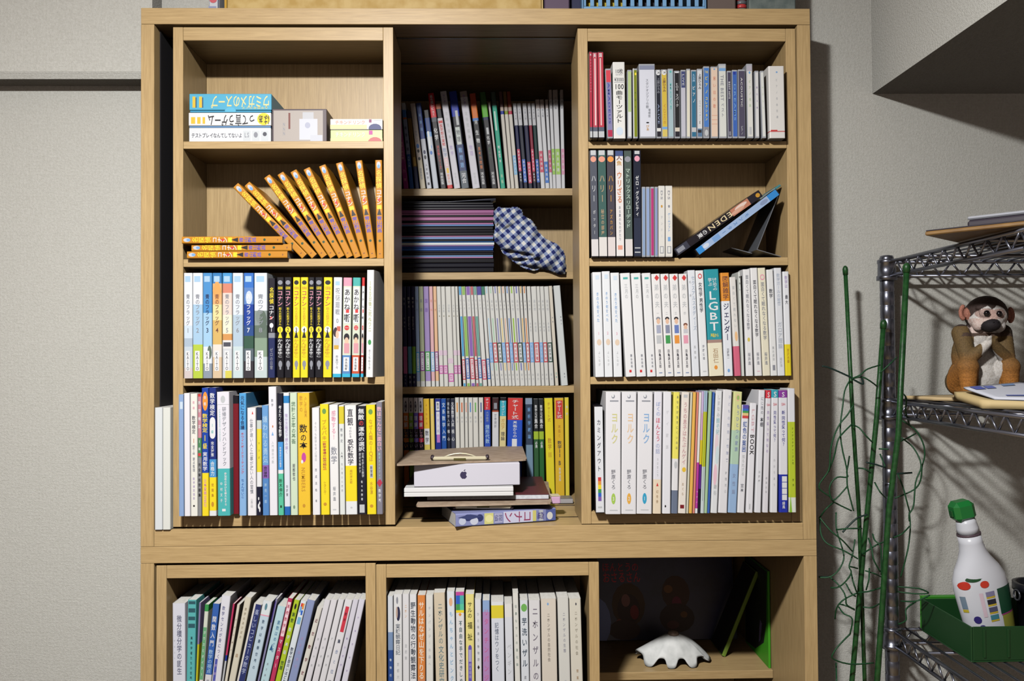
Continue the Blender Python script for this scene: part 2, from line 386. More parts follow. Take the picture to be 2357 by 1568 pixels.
# ------------------------------------------------------------------ rows of books
# ---- left unit, third shelf
o = (400, 600, 4.533)
def kt(i, bands, x0, x1, tc='w', extra=[], look=''):
    return dict(o=o, t=x0, b=x1, yt=130, bands=bands, look=look, group='sky coloured comics',
      p=extra+[('r', .15, .8, .03, .085, 'lb'), ('青のフラッグ', .2, .5, tc, .5), (str(i), .52, .57, tc, .5), ('r', .22, .72, .74, .93, 'w'), ('KAITO', .75, .925, 'dgy', .3, .47)])
L3 = [
 kt(1, [(.5, '#e3e8ee'), (.62, 'pb'), (.7, '#aebfd0'), (.9, '#c6d2dc'), (1, '#d3c8c6')], (102, 194), (104, 195), 'gy', look='pale cloud-white comic'),
 kt(2, [(.3, '#e3e8ee'), (.68, '#a9cbe6'), (1, '#b9cf4a')], (196, 300), (197, 301), 'gy', look='sky comic with grass green foot'),
 kt(3, [(.38, '#4f93cf'), (.7, '#a5cdea'), (.86, '#dfe6ee'), (1, '#8e9aa8')], (302, 398), (303, 399), 'nv', [('e', .5, 1, .69, .82, '#5d6f62')], 'comic shading from bright blue to white'),
 kt(4, [(.1, '#3a7fbd'), (.3, '#e3b27c'), (.45, '#e8dca0'), (.68, '#d9b56c'), (.8, '#e6dfd6'), (1, '#d9c1a0')], (402, 500), (402, 502), 'br', [('d', .0, 1, .04, .3, '#e8a55a')], 'sunset orange and cream comic'),
 kt(5, [(.1, '#4d9bd6'), (.19, '#d88a74'), (.4, '#e6d3c9'), (.58, '#f0ead0'), (.64, '#d69a5c'), (.72, '#e0e0e0'), (1, '#cfd3d8')], (506, 607), (505, 608), 'gy', [('r', .1, .9, .66, .7, 'dgy'), ('r', .3, 1, .93, 1, '#d9cf5a')], 'blue topped comic with rust bands'),
 kt(6, [(.4, '#dbe3ec'), (.7, '#b4c8d8'), (1, '#c9dadd')], (612, 720), (611, 722), 'gy', look='misty pale blue comic'),
 kt(7, [(.14, '#3a74c8'), (.3, '#5f86c4'), (.5, '#22439c'), (.6, '#31508c'), (.72, '#3c5c4c'), (.84, '#5d6a72'), (1, '#3d3a40')], (728, 833), (726, 833), 'w', [('e', .2, .9, .17, .3, '#c9d6e8')], 'dark night-blue comic'),
 kt(8, [(.36, '#dfe7ee'), (.5, '#8e9a98'), (.62, '#66766a'), (.8, '#8aa08a'), (1, '#c4d2d2')], (838, 972), (837, 976), 'gy', [('e', .1, .7, .35, .48, '#7f8c88'), ('e', .4, 1, .36, .55, '#596a5e')], 'wide comic with riverside trees'),
 dict(o=o, t=(985, 1056), b=(980, 1056), yt=185, bands=[(.55, 'kk'), (.6, 'gy'), (1, '#28305c')], look='black comic with yellow and white title', group=None,
      p=[('名探偵', .09, .26, 'ye', .7), ('コナン', .27, .42, 'w', .85), ('r', .3, .6, .385, .415, 'rd'), ('e', .2, .8, .45, .5, 'w'), ('1', .5, .54, 'w', .5), ('ゼロの日常', .7, .92, 'gy', .5)]),
]
def hz(i, x0, x1, yel):
    a, c2 = ('ye', 'k') if yel else ('k', 'w')
    w = 'yellow' if yel else 'black'
    extra = [('r', .25, .75, .46, .535, '#cfd3d8')] if False else []
    return dict(o=o, t=x0, b=x1, yt=175, bands=[(1, a)], group='black and yellow comics with keyhole spines', look='%s comic with keyhole numbered %d' % (w, i),
      p=[('e', .15, .85, .03, .075, 'gy' if not yel else 'k'), ('名探偵', .09, .125, 'go' if yel else 'ye', .7, .5, 'h'), ('コナン', .13, .29, 'cm' if yel else 'pk', .8), ('犯人の犯沢さん', .3, .48, 'go' if yel else 'ye', .4),
         ('e', .1, .9, .49, .555, 'w' if yel else 'ye'), ('t', .2, .8, .53, .605, 'k' if yel else 'ye'), (str(i), .5, .545, 'k', .5), ('かんばまゆこ', .615, .8, 'go' if yel else 'w', .75), ('e', .25, .8, .83, .9, 'gy'), ('r', .4, .65, .88, .92, 'gy')])
L3 += [hz(1, (1072, 1148), (1070, 1150), 0), hz(2, (1152, 1230), (1152, 1232), 0), hz(3, (1243, 1317), (1236, 1317), 1), hz(4, (1322, 1402), (1320, 1397), 1), hz(5, (1405, 1468), (1400, 1467), 0), hz(6, (1472, 1556), (1470, 1555), 0), hz(7, (1562, 1655), (1556, 1645), 1)]
def ak(i, top, low, x0, x1, look):
    return dict(o=o, t=x0, b=x1, yt=178, bands=[(.085, top), (.78, '#d5dcc8' if top != 'rd' else 'wa'), (.965, low), (1, 'cy')], look=look, group='comics with a girl under a red seal',
      p=[('r', .12, .88, .1, .46, 'w'), ('あかね', .11, .33, 'k', .75), ('噺', .36, .45, 'k', .8), ('r', .35, .75, .32, .355, 'rd'), ('e', .2, .8, .48, .53, 'rd'), ('一二三'[i-1], .49, .52, 'w', .5, .5), ('e', .15, .85, .56, .64, 'k'), ('e', .25, .75, .6, .68, 'sk'), ('r', .2, .85, .66, .76, '#d99aa4'), ('r', .15, .85, .8, .94, 'w'), ('末永裕樹', .81, .93, 'txt', .35)])
L3 += [dict(o=o, t=(1668, 1757), b=(1652, 1748), yt=175, bands=[(.965, 'w'), (1, 'cy')], look='white comic with swordsman portrait', group=None,
      p=[('r', .2, .75, .04, .08, 'lb'), ('呪術廻戦', .1, .38, 'gy', .55), ('0', .41, .46, 'gy', .5), ('e', .0, .6, .5, .6, '#3a2c34'), ('r', .45, .9, .49, .54, '#c96a5a'), ('e', .3, .7, .53, .62, 'sk'), ('r', .1, .8, .61, .7, '#c9ccd6'), ('r', .1, .7, .68, .72, '#d2a948'), ('芥見下々', .78, .92, 'gy', .35)]),
  ak(1, 'pk', '#5a8ac2', (1766, 1862), (1752, 1842), 'pink topped comic'), ak(2, 'te', '#c9583c', (1868, 1950), (1846, 1945), 'teal topped comic'), ak(3, 'rd', '#a83a34', (1956, 2012), (1948, 1978), 'red topped comic')]
for e in L3:
    e.setdefault('group', 'comics')
# white book turned a little at the end of the row
a = pt(400+2000/4.533, 869, -0.012); hh = pt(860, 621.5, -.012).z-ZL[2]
r = make_book(0.0125, hh, 0.128, [(1, '#e9e9e9')], [('100日後に死ぬワニ', .1, .58, '#b9c08a', .5), ('e', .25, .75, .65, .7, 'gn'), ('きくちゆうき', .74, .93, 'gy', .35)], "white book turned at the end of left unit's third shelf", group=None)
r.location = (a.x+.0062, -0.010, ZL[2]+.0002); r.rotation_euler = (0, math.radians(0.9), math.radians(-7.2))

shelf_row(L3, -0.005, ZL[2], "on left unit's third shelf", 0.126, 1215, None, xmin=XL0+.0178, xmax=a.x-.0012)
# ---- left unit, bottom shelf
o = (340, 880, 4.9); o2 = (600, 880, 4.9)
A = lambda x0, x1, y0, y1, yt, bands, look, p=[], **k: dict(o=k.pop('o', o), t=(x0, x1), b=(y0, y1), yt=yt, bands=bands, look=look, p=p, **k)
L4 = [
 A(345, 402, 348, 408, 140, [(1, '#8fabd6')], 'thin pale blue folder', [('r', .3, .9, .06, .12, 'pb')]),
 A(406, 472, 411, 480, 125, [(1, '#eceaf0')], 'plain white book'),
 A(476, 560, 483, 562, 130, [(1, '#ecebe2')], 'white maths test book with orange 1', [('数検', .05, .14, 'pk', .3), ('数学検定', .18, .33, 'dgy', .55), ('1', .36, .41, 'do', .5), ('級準1級', .42, .5, 'gy', .35), ('要点整理', .52, .64, 'gy', .35), ('数学検定協会', .68, .87, 'lp', .3), ('e', .35, .65, .91, .925, 'k')]),
 A(563, 604, 565, 608, 135, [(.36, '#c98a96'), (.52, '#4f8a5c'), (1, '#8b8d90')], 'narrow grey and pink study book', [('r', .1, .9, 0, .02, 'rd'), ('数学検定', .04, .3, 'w', .75), ('1級', .36, .48, 'w', .6), ('r', .1, .9, .485, .51, 'rd'), ('完全解説問題集', .56, .85, 'k', .7)]),
 A(607, 682, 611, 687, 65, [(.665, '#2348a8'), (1, 'ye')], 'blue and yellow maths book with orange badge', [('e', .1, .98, .03, .18, 'og'), ('合格', .05, .15, 'w', .4), ('数学検定', .2, .35, 'ye', .85), ('1', .365, .42, 'ye', .7), ('級', .43, .48, 'ye', .7), ('実用数学', .5, .65, 'w', .75), ('日本実業出版社', .71, .93, 'pk', .5)]),
 A(688, 768, 692, 774, 62, [(.56, '#22337e'), (.7, '#4d97cf'), (.96, 'ye'), (1, 'w')], 'navy and yellow maths book with white capsule', [('数学検定', .04, .22, 'w', .75), ('e', .1, .95, .23, .3, 'w'), ('r', .1, .95, .265, .37, 'w'), ('e', .1, .95, .335, .4, 'w'), ('1級', .27, .37, 'te', .35), ('完全対策', .42, .54, 'w', .45), ('合格力', .575, .69, 'w', .6), ('問題集', .74, .86, 'go', .35), ('e', .3, .7, .89, .93, 'go')]),
 A(777, 920, 782, 945, 110, [(.62, '#e6e4ec'), (1, '#4fb6b6')], 'thick white and turquoise handbook', [('e', .3, .7, .03, .09, 'lgy'), ('r', .0, 1, .1, .104, 'lgy'), ('研修デザインハンドブック', .12, .6, 'gy', .36, .6), ('LEARNING DESIGN', .14, .4, '#9ccfc8', .12, .22, 'cw'), ('参加者の学びを最大化する', .65, .92, 'w', .22, .66), ('中村文子', .72, .9, 'w', .2, .3), ('r', .35, .65, .945, .965, 'w')]),
 A(955, 1022, 960, 1026, 150, [(.07, 'k'), (1, '#7a1a26')], 'dark red hardback', [], Y=-0.004, d=.125),
 A(1028, 1108, 1032, 1112, 125, [(.3, '#55a3dc'), (1, '#8ab4e0')], 'light blue meeting book with red lettering', [('元気になる会議', .02, .3, 'nv', .6), ('ホワイトボードミーティング', .32, .66, '#c94a5c', .45), ('ちょんせいこ', .7, .86, '#3a6ab0', .5)]),
 A(1114, 1222, 1126, 1224, 290, [(1, '#ebe9ec')], 'white book with small red corner', [('t', .55, .75, .03, .06, 'rd'), ('仕事が速い人と仕事が遅い人の習慣', .1, .8, 'gy', .42), ('山本憲明', .84, .93, 'lgy', .3)]),
 A(1226, 1283, 1222, 1290, 285, [(.12, '#26344c'), (.2, '#c9d2cc'), (.6, '#ead93c'), (.735, 'w'), (1, '#1a1c33')], 'book banded navy, yellow, white and black', [('マツダ', .3, .5, '#b0a02a', .4), ('e', .3, .55, .83, .86, 'w'), ('e', .5, .75, .87, .9, 'w'), ('e', .25, .6, .89, .94, 'w'), ('e', .5, .8, .92, .97, 'w')]),
 A(10, 85, 20, 98, 262, [(.545, '#6c9fd4'), (.665, '#8a62b0'), (1, '#5688c4')], 'mid blue book with purple band', [('嫌われる勇気', .09, .53, 'lb', .8), ('自己啓発', .555, .655, 'k', .55), ('岸見一郎', .7, .9, 'lb', .4)], o=o2),
 A(75, 182, 100, 190, 52, [(1, '#e9e7ee')], 'tall white book with orange dot', [('数学', .09, .16, 'gy', .3), ('e', .45, .6, .3, .32, 'do'), ('t', .35, .65, .35, .38, 'sb'), ('入門線形代数', .42, .6, 'lgy', .3)], o=o2),
 A(185, 247, 195, 264, 125, [(.4, '#191a2b'), (.63, '#4a98dc'), (.66, 'w'), (1, '#5cc4a0')], 'book banded black, blue and mint', [('考えたくなる数学', .1, .36, 'w', .6), ('中学生からの数学', .44, .61, 'w', .35), ('鈴木伸介', .7, .85, 'dg', .6), ('r', .35, .7, .92, .94, 'dg')], o=o2),
 A(250, 322, 268, 335, 120, [(.025, 'w'), (.085, '#3485c4'), (.93, '#dde3ec'), (1, '#2a6ab8')], 'white book with blue head and foot', [('微分方程式で読み解く', .17, .5, 'lp', .5), ('佐藤實', .75, .85, 'gy', .4)], o=o2),
 A(326, 408, 338, 420, 120, [(1, '#cfe0c6')], 'pale green statistics book', [('統計と確率の基礎', .07, .42, '#5f7f62', .6), ('服部哲也', .58, .72, 'dgy', .4), ('e', .35, .65, .92, .95, '#7f9a80')], o=o2),
 A(410, 548, 425, 562, 120, [(1, 'yo')], 'thick golden yellow book with large black title', [('数学の', .02, .16, 'go', .3, .3), ('ふしぎと発見', .03, .2, 'go', .25, .7), ('数', .255, .33, 'k', .72, .48), ('の', .335, .4, 'k', .55, .48), ('本', .4, .46, 'k', .72, .48), ('e', .3, .7, .49, .57, 'mg'), ('e', .25, .45, .55, .58, 'w'), ('NUMBERS', .61, .81, 'go', .4, .45, 'cw'), ('e', .35, .6, .91, .94, 'go')], o=o2),
 A(575, 660, 585, 672, 290, [(1, '#ebeaec')], 'white book with faint grey title', [('それでも数学を学ぶ理由', .13, .5, 'lgy', .32), ('西成活裕', .55, .8, 'gy', .3), ('著', .84, .9, 'gy', .25)], o=o2),
 A(664, 765, 680, 778, 248, [(1, 'ye')], 'yellow book with green emblem and red lettering', [('e', .25, .75, .04, .09, '#6f9a4c'), ('ブルバキ', .14, .33, 'go', .6), ('r', .28, .72, .34, .345, 'rd'), ('数学者達の秘密結社', .35, .585, 'cm', .45), ('r', .28, .72, .59, .595, 'rd'), ('シュプリンガー', .7, .82, 'go', .35), ('e', .3, .7, .89, .92, 'go')], o=o2),
 A(770, 870, 782, 888, 255, [(1, '#ecebea')], 'white book with pink and grey title', [('感動する！', .05, .32, 'pk', .55), ('数学', .38, .54, 'gy', .75), ('桜井進', .74, .88, 'gy', .35), ('r', .3, .7, .95, .96, 'lgy')], o=o2),
 A(876, 940, 892, 954, 262, [(.01, 'w'), (.17, '#d9c93a'), (1, '#dfe3e0')], 'white book with mustard top label', [('数学史', .2, .35, 'gy', .45), ('入門', .42, .49, 'dgy', .4), ('微分積分の展開', .52, .8, 'lgy', .35)], o=o2),
 A(945, 1075, 958, 1092, 260, [(.555, '#ecebea'), (.88, 'ye'), (1, 'w')], 'white and yellow book with large title', [('直観', .03, .19, 'txt', .55, .48), ('でわかる', .2, .3, 'gy', .25, .48), ('受験数学', .31, .55, 'txt', .58, .48), ('畑村洋太郎', .59, .72, 'go', .25), ('e', .4, .6, .93, .945, 'lgy')], o=o2),
 A(1082, 1182, 1095, 1195, 270, [(1, '#1d1d29')], 'black book with white title and red character', [('無敵', .02, .13, 'w', .75), ('の', .13, .185, 'rd', .6), ('運命の選択', .19, .42, 'w', .75), ('世界を変えた数学', .43, .66, 'lgy', .3, .65), ('歴史を動かす', .43, .62, 'lgy', .25, .3), ('佐々木閑著', .68, .88, 'w', .22), ('r', .2, .8, .91, .985, 'lgy')], o=o2),
 A(1186, 1290, 1200, 1305, 255, [(1, '#f0db28')], 'yellow book with green emblem and grey label', [('e', .25, .75, .04, .09, '#6f9a4c'), ('なぜ人類のIQは', .13, .52, 'go', .45), ('r', .35, .7, .55, .67, 'lgy'), ('新常識', .56, .66, 'dgy', .28, .52), ('水谷淳', .7, .82, 'go', .35), ('e', .3, .7, .91, .94, 'go')], o=o2),
 A(1312, 1392, 1310, 1412, 225, [(1, '#85828f')], 'grey book with pink outlined title', [('数はこんなに面白い', .04, .44, '#eeb6c4', .8), ('数学ガイドブック', .45, .7, '#a9cbd0', .35), ('d', .0, 1, .68, .76, 'cm'), ('数学界', .77, .9, 'w', .45)], o=o2),
]
shelf_row(L4, -0.020, ZL[3], "on left unit's bottom shelf", 0.14, 1490, None, xmin=XL0+.0178, xmax=XL1-.0178)
# white books standing in the gap left of the unit
for i, (x0, x1, c, lab) in enumerate(((351.5, 377.2, '#dfe4e6', 'outer of two white books standing beside the left sliding unit'), (377.8, 400, '#e4e6df', 'inner of two white books, touching the left sliding unit'))):
    xa = -XI+.0028; xm = (xa+XL0-.0008)/2; Yg = -0.004; hg = pt(375, 940, Yg).z-ZF
    xs = ((xa, xm-.0002), (xm+.0002, XL0-.0008))[i]
    r = make_book(xs[1]-xs[0], hg, .148, [(1, c)], [], lab, group='white books in the gap'); r.location = ((xs[0]+xs[1])/2, Yg, ZF+.0012)

# ---- left unit, second shelf: leaning and stacked orange comics
def orange(label):
    return make_book(0.0122, 0.1735, 0.112, [(1, '#cc8a28')], [('e', .2, .8, .015, .085, '#c9ccd4'), ('e', .3, .7, .045, .085, 'sb'), ('名探偵', .1, .29, 'ye', .92), ('コナン', .3, .455, 'w', .92), ('e', .3, .65, .385, .425, 'rd'), ('r', .15, .85, .46, .5, 'ye'), ('t', .15, .85, .49, .56, 'k'), ('r', .3, .7, .53, .56, 'k'), ('青山剛昌', .57, .74, '#5a52b8', .85), ('e', .3, .7, .81, .835, 'dg'), ('r', .35, .6, .95, .958, 'br')], label, group='orange comics')
lean = [((910, 345), (1530, 985)), ((1015, 335), (1620, 985)), ((1185, 265), (1700, 985)), ((1305, 235), (1780, 985)), ((1430, 210), (1865, 985)), ((1545, 185), (1935, 985)), ((1680, 160), (2000, 985)), ((1830, 140), (2065, 985)), ((2000, 115), (2128, 985)), ((2143, 110), (2182, 985))]
YM = 0.006; TC = .0122; fan = []
for t_, b_ in lean:
    T, Bp = pt(320+t_[0]/3.928, 340+t_[1]/3.928, YM), pt(320+b_[0]/3.928, 340+b_[1]/3.928, YM)
    th = math.atan2(T.x-Bp.x, T.z-Bp.z); fan.append([Bp.x-math.cos(th)*TC/2, th])
fan[-1][1] = -.012; fan[-1][0] = min(fan[-1][0], XL1-.0178-TC-.0006)
for i in range(8, -1, -1): fan[i][0] = min(fan[i][0], fan[i+1][0]-TC/math.cos(fan[i][1])-.0003)
for i, (xl, th) in enumerate(fan):
    r = orange('%s of ten leaning orange comics counted from left, %s' % (ORD[i+1], 'tilted most, over the lying stack' if i == 0 else ('nearly upright by the side panel' if i == 9 else 'tilted on its lower corner')))
    r.rotation_euler = (0, th, 0)
    r.location = (xl+math.cos(th)*TC/2, YM, ZL[1]+abs(math.sin(th))*TC/2+.0002)
YM = -0.006
for (x0, x1, y, lab) in ((427, 665, 0, 'lowest of three orange comics lying flat'), (439, 670, 1, 'middle of three orange comics lying flat, shifted towards the leaning ones'), (416.7, 653.5, 2, 'top of three orange comics lying flat, overhanging the side panel')):
    P = pt((x0+x1)/2, 580, YM)
    r = orange(lab); r.rotation_euler = (0, -math.pi/2, 0)
    r.location = (P.x+.1735/2, YM+(0, .004, -.002)[y], ZL[1]+.0122/2+.0002+y*.0128)

# ---- middle, upper shelf
o = (915, 200, 6.532); o2 = (1100, 200, 6.533); YB = 0.297
A = lambda x0, x1, y0, y1, yt, bands, look, p=[], **k: dict(o=k.pop('o', o), t=(x0, x1), b=(y0, y1), yt=yt, bands=bands, look=look, p=p, **k)
red = lambda f0, f1, c='#d23a5c', w=.8, s='赤本大学入試': [('r', .5-w/2, .5+w/2, f0, f1, c), (s, f0+.01, f1-.01, 'w', w*.6)]
M1 = [
 A(-45, 30, 82, 168, 245, [(.68, '#a8488c'), (1, '#9a2a80')], 'magenta book half hidden by the left unit', [('物理の教科書', .45, .66, 'pk', .6), ('力学', .74, .95, 'pk', .5)]),
 A(62, 122, 172, 250, 240, [(.08, 'lgy'), (.17, '#4a78c4'), (.19, 'do'), (.6, '#9aa8c8'), (1, '#2a5cae')], 'blue book with orange line near its head', [('総合英語', .25, .58, 'nv', .6), ('大学入試', .62, .75, 'lb', .6)]),
 A(128, 180, 252, 336, 350, [(.1, '#2a2440'), (.72, '#7a5c1c'), (1, '#20264e')], 'dark gold and navy book', [('r', .3, .9, .6, .71, '#b9922a')]),
 A(184, 264, 340, 422, 245, [(.66, '#cfc2ba'), (1, '#d8ceb6')], 'beige book with one blue dot', [('e', .2, .8, .475, .53, '#3a78c8'), ('e', .25, .75, .54, .58, 'k'), ('e', .25, .75, .63, .67, 'k'), ('やさしい', .32, .46, 'gy', .5), ('理系数学', .76, .9, 'gy', .45)]),
 A(272, 346, 428, 522, 240, [(.42, '#3a4c88'), (1, '#c9ccd4')], 'book navy above and pale grey below', [('新課程', .1, .35, 'sb', .5), ('e', .25, .75, .55, .6, 'nv'), ('e', .25, .75, .61, .66, 'k'), ('入試数学', .7, .9, 'dgy', .4), ('r', .3, .7, .93, .96, 'k')]),
 A(395, 460, 526, 628, 345, [(.1, 'k'), (.28, '#27427e'), (.34, '#7fa8d8'), (1, '#c2c8d2')], 'pale grey book with two blue dots', [('e', .2, .7, .44, .5, '#4a86d0'), ('e', .2, .7, .52, .57, '#3a70c0'), ('r', .15, .55, .27, .5, '#e3e8ea')]),
 A(456, 546, 640, 736, 90, [(.255, '#cc2f38'), (.3, 'dgy'), (1, '#1c1a22')], 'black book with bright red head', [('過去問レビュー', .02, .24, 'w', .5, .5), ('化学', .36, .5, 'w', .7), ('河合塾シリーズ', .55, .8, 'rd', .45), ('河合出版', .835, .96, 'w', .5)]),
 A(562, 640, 738, 842, 250, [(.06, '#a0502a'), (.17, 'k'), (.96, '#d8d2d6'), (1, 'rd')], 'white book with red lettering and orange patch', [('r', .1, .9, .2, .23, 'rd'), ('医学部の実戦', .24, .5, 'rd', .6), ('数学', .52, .63, 'gb', .75), ('r', .3, .75, .76, .82, 'yo'), ('r', .15, .85, .64, .75, '#e3b8bc'), ('問題編', .65, .74, 'w', .5), ('教学社', .83, .94, 'sal', .5)]),
 A(635, 732, 846, 946, 60, [(1, '#d6d4dc')], 'tall white book with violet lettering', [('センター', .03, .15, 'pp', .4), ('攻略問題集', .2, .5, 'lgy', .4), ('数学', .55, .67, 'lp', .5), ('河合出版', .84, .96, 'lgy', .4)]),
 A(768, 886, 956, 1078, 60, [(.26, '#2238a8'), (.55, '#191a28'), (.82, '#2a3a6a'), (1, '#5a646c')], 'wide black book with royal blue head', [('r', .45, .8, .2, .35, 'lgy'), ('r', .2, .8, .37, .55, '#c9d2ce'), ('物理', .39, .53, 'dgy', .5), ('難問題', .57, .8, 'sb', .5), ('河合', .84, .95, 'w', .6)]),
 A(928, 1040, 1120, 1246, 60, [(.06, '#a89a96'), (1, '#d5d3dc')], 'wide white book with violet lettering', [('センター', .03, .17, 'pp', .4), ('攻略問題集', .2, .5, 'lgy', .4), ('物理', .55, .67, 'lp', .5), ('河合出版', .84, .96, 'lgy', .4)]),
 A(1062, 1186, 1252, 1345, 95, [(.13, '#b8482c'), (.26, '#d8742c'), (.29, '#4f7ec0'), (1, '#1b1a22')], 'black book with orange head', [('河', .28, .33, 'w', .5), ('生物', .37, .54, 'w', .6), ('思考力問題', .56, .8, 'do', .45), ('河合出版', .83, .96, 'w', .5)]),
 A(22, 112, 196, 300, 75, [(.13, '#2c5a26'), (.26, '#5fae34'), (.29, 'nv'), (1, '#1a1a20')], 'black book with leaf green head', [('r', .35, .75, .37, .44, 'lgy'), ('化学', .45, .55, 'w', .5), ('思考力', .57, .7, 'dg', .45), ('河合出版', .83, .96, 'w', .5)], o=o2),
 A(150, 186, 303, 334, 235, [(1, '#c9c0bc')], 'thin beige booklet between black and teal books', [], o=o2),
 A(190, 262, 337, 418, 75, [(.14, '#3a4a44'), (1, '#2fa688')], 'green-teal book with white title', [('r', .2, .55, .2, .4, '#bfe0d2'), ('地学', .53, .7, 'w', .5), ('新演習', .6, .74, 'w', .4), ('出版', .84, .96, 'lg', .5)], o=o2),
 A(306, 370, 440, 492, 70, [(.16, '#5a3c3c'), (.2, '#b8a89a'), (.235, 'nb'), (1, '#d6d0c6')], 'cream book with blue stripe near its head', o=o2),
 A(373, 428, 494, 556, 70, [(.16, '#6a5026'), (.2, '#b8a89a'), (.235, '#8a9a2a'), (1, '#dad5ca')], 'cream book with olive stripe near its head', o=o2),
 A(431, 488, 558, 618, 70, [(.16, '#8a3a26'), (.2, '#b8a090'), (.235, 'cm'), (1, '#d8d3ca')], 'cream book with red stripe and blue tab', [('r', .05, .95, .66, .86, '#7fb6de'), ('共通テスト', .67, .85, 'w', .5)], o=o2),
]
def dk(t, b, mid, lab_, f0, f1, look, low=None, yt=245):
    return A(t[0], t[1], b[0], b[1], yt, [(.26, '#cfd0d4'), (.92, mid), (1, '#1d2036')], look, [('大学入学', .06, .2, 'gy', .5)]+red(f0, f1, lab_)+([('r', .15, .85, f1+.01, .93, 'k'), ('教学社', f1+.02, .92, 'w', .45)] if low else []), o=o2)
M1 += [dk((524, 578), (624, 688), '#20244e', '#c93a5c', .54, .80, 'black-waisted book with red tab, lowest foot', 1), dk((584, 646), (690, 752), '#262a3a', '#3a6cc8', .66, .93, 'black-waisted book with blue tab'),
 dk((668, 732), (755, 832), '#262848', '#d03a5c', .69, .94, 'black-waisted book with wide red tab'), dk((744, 792), (834, 882), '#8a2c40', '#d0486a', .54, .80, 'maroon-waisted book with pink tab', 1), dk((802, 856), (885, 946), '#1f3c3c', '#3a6cc8', .66, .93, 'dark green-waisted book with blue tab')]
def wk(t, b, yt, c, f0, f1, look): return A(t[0], t[1], b[0], b[1], yt, [(.1, '#bfb2ac'), (1, '#dfe0e3')], look, [('大学入試', .07, .2, 'gy', .5), ('r', .03, .97, f0, f1, c), ('過去問題', f0+.02, f1-.02, 'w', .5)], o=o2)
M1 += [wk((864, 926), (948, 1012), 190, '#d0506c', .58, .82, 'white book with red tab'), wk((930, 992), (1015, 1080), 190, '#3f78cc', .7, .94, 'white book with low blue tab'), wk((1008, 1058), (1083, 1128), 190, '#c8607c', .57, .82, 'white book with rose tab'),
 wk((1062, 1116), (1130, 1178), 45, '#9ccc58', .6, .86, 'tall white book with light green tab'), wk((1119, 1205), (1180, 1258), 45, '#a4d060', .6, .86, 'wide white book with light green tab'), wk((1226, 1292), (1261, 1312), 45, '#dc9cb8', .6, .86, 'tall white book with pink tab')]
shelf_row(M1, YB, ZM['M1'], 'on upper middle shelf', 0.148, 1515, None)

# ---- middle, third shelf: pale exam books
o = (915, 650, 6.273); o2 = (1110, 650, 6.273)
def lb_(f0, f1, c, inner='w', s='共通テスト対策', w=.96): return [('r', .5-w/2, .5+w/2, f0, f1, c), ('r', .5-w/2+.17, .5+w/2-.17, f0+.012, f1-.012, inner), (s, f0+.02, f1-.02, c, .5)]
M3 = [
 A(66, 120, 80, 152, 60, [(.6, '#22234e'), (.87, '#d673ac'), (1, '#22234e')], 'navy book with pink band', [('数学', .1, .2, 'gy', .5), ('問題集', .3, .42, 'gy', .4), ('旺文社', .88, .98, 'gy', .4)]),
 A(124, 188, 156, 212, 60, [(.6, '#22234e'), (.87, '#6fb8de'), (1, '#22234e')], 'navy book with light blue band', [('数学A', .1, .22, 'lgy', .55), ('Standard', .3, .43, 'lgy', .45, .5, 'cw'), ('数研', .88, .98, 'lgy', .5)]),
 A(191, 241, 215, 270, 60, [(.6, '#22234e'), (.87, '#8fca48'), (1, '#22234e')], 'navy book with green band', [('数学B', .1, .22, 'lgy', .55), ('Standard', .3, .43, 'lgy', .45, .5, 'cw'), ('数研', .88, .98, 'lgy', .5)]),
 A(246, 300, 273, 330, 60, [(.945, '#a3b8dc'), (1, 'wa')], 'pale blue book with blue tab', [('数学', .1, .28, 'gb', .6)]+lb_(.655, .855, '#4aa8dc')),
 A(303, 368, 333, 400, 60, [(.945, '#bcc4a2'), (1, 'wa')], 'sage green book with purple tab', [('英語', .1, .28, 'gy', .6)]+lb_(.65, .845, '#8a3c8c')),
 A(371, 448, 403, 488, 60, [(.945, '#ab96cc'), (1, 'wa')], 'lilac book with green tab', [('国語', .1, .28, 'pp', .6)]+lb_(.65, .845, '#2a9a3c')),
 A(451, 508, 491, 545, 60, [(.945, '#e6b8bc'), (1, 'wa')], 'rose pink book with light blue tab', [('理科', .1, .28, 'sal', .5)]+lb_(.655, .85, '#7ab8e4')),
 A(511, 560, 548, 605, 60, [(.945, '#f0c49c'), (1, 'wa')], 'peach book with purple tab', [('地歴', .1, .28, 'sal', .5)]+lb_(.65, .845, '#9a4a98')),
]
for t_, b_, f, lk in (((562, 622), (608, 670), (.79, .875), 'first plain white book with small pink tab'), ((624, 685), (672, 735), (.79, .875), 'white book with small pink tab, tan dot'), ((688, 770), (737, 822), (.87, .955), 'white book with lowest magenta tab'), ((772, 825), (824, 878), (.79, .875), 'white book with pale pink waist and tab'), ((828, 868), (880, 926), (.79, .875), 'narrow white book with pink tab')):
    M3.append(A(t_[0], t_[1], b_[0], b_[1], 60, [(1, '#e2e1da')], lk, [('e', .35, .65, .29, .305, '#a09a86'), ('r', .0, 1, f[0]-.15, f[0]-.1, '#e3cbdc'), ('河合塾', .18, .26, 'lgy', .4)]+lb_(f[0], f[1], '#d26ab4', '#ecd6e6', '数学')))
def st(t, b, c, lab_, f0, f1, look, foot=True, oo=None, thin=False):
    s_ = [('r', .12, .88, 0, .085, c), ('r', .12, .88, .3, .7, c)] if foot else [('r', .0, 1, 0, .085, c)]
    return A(t[0], t[1], b[0], b[1], 60, [(1, '#e4e4e0')], look, s_+[('センター', .12, .28, 'lgy', .5)]+lb_(f0, f1, lab_)+([('r', .15, .85, .97, 1, c)] if foot else []), o=oo or o)
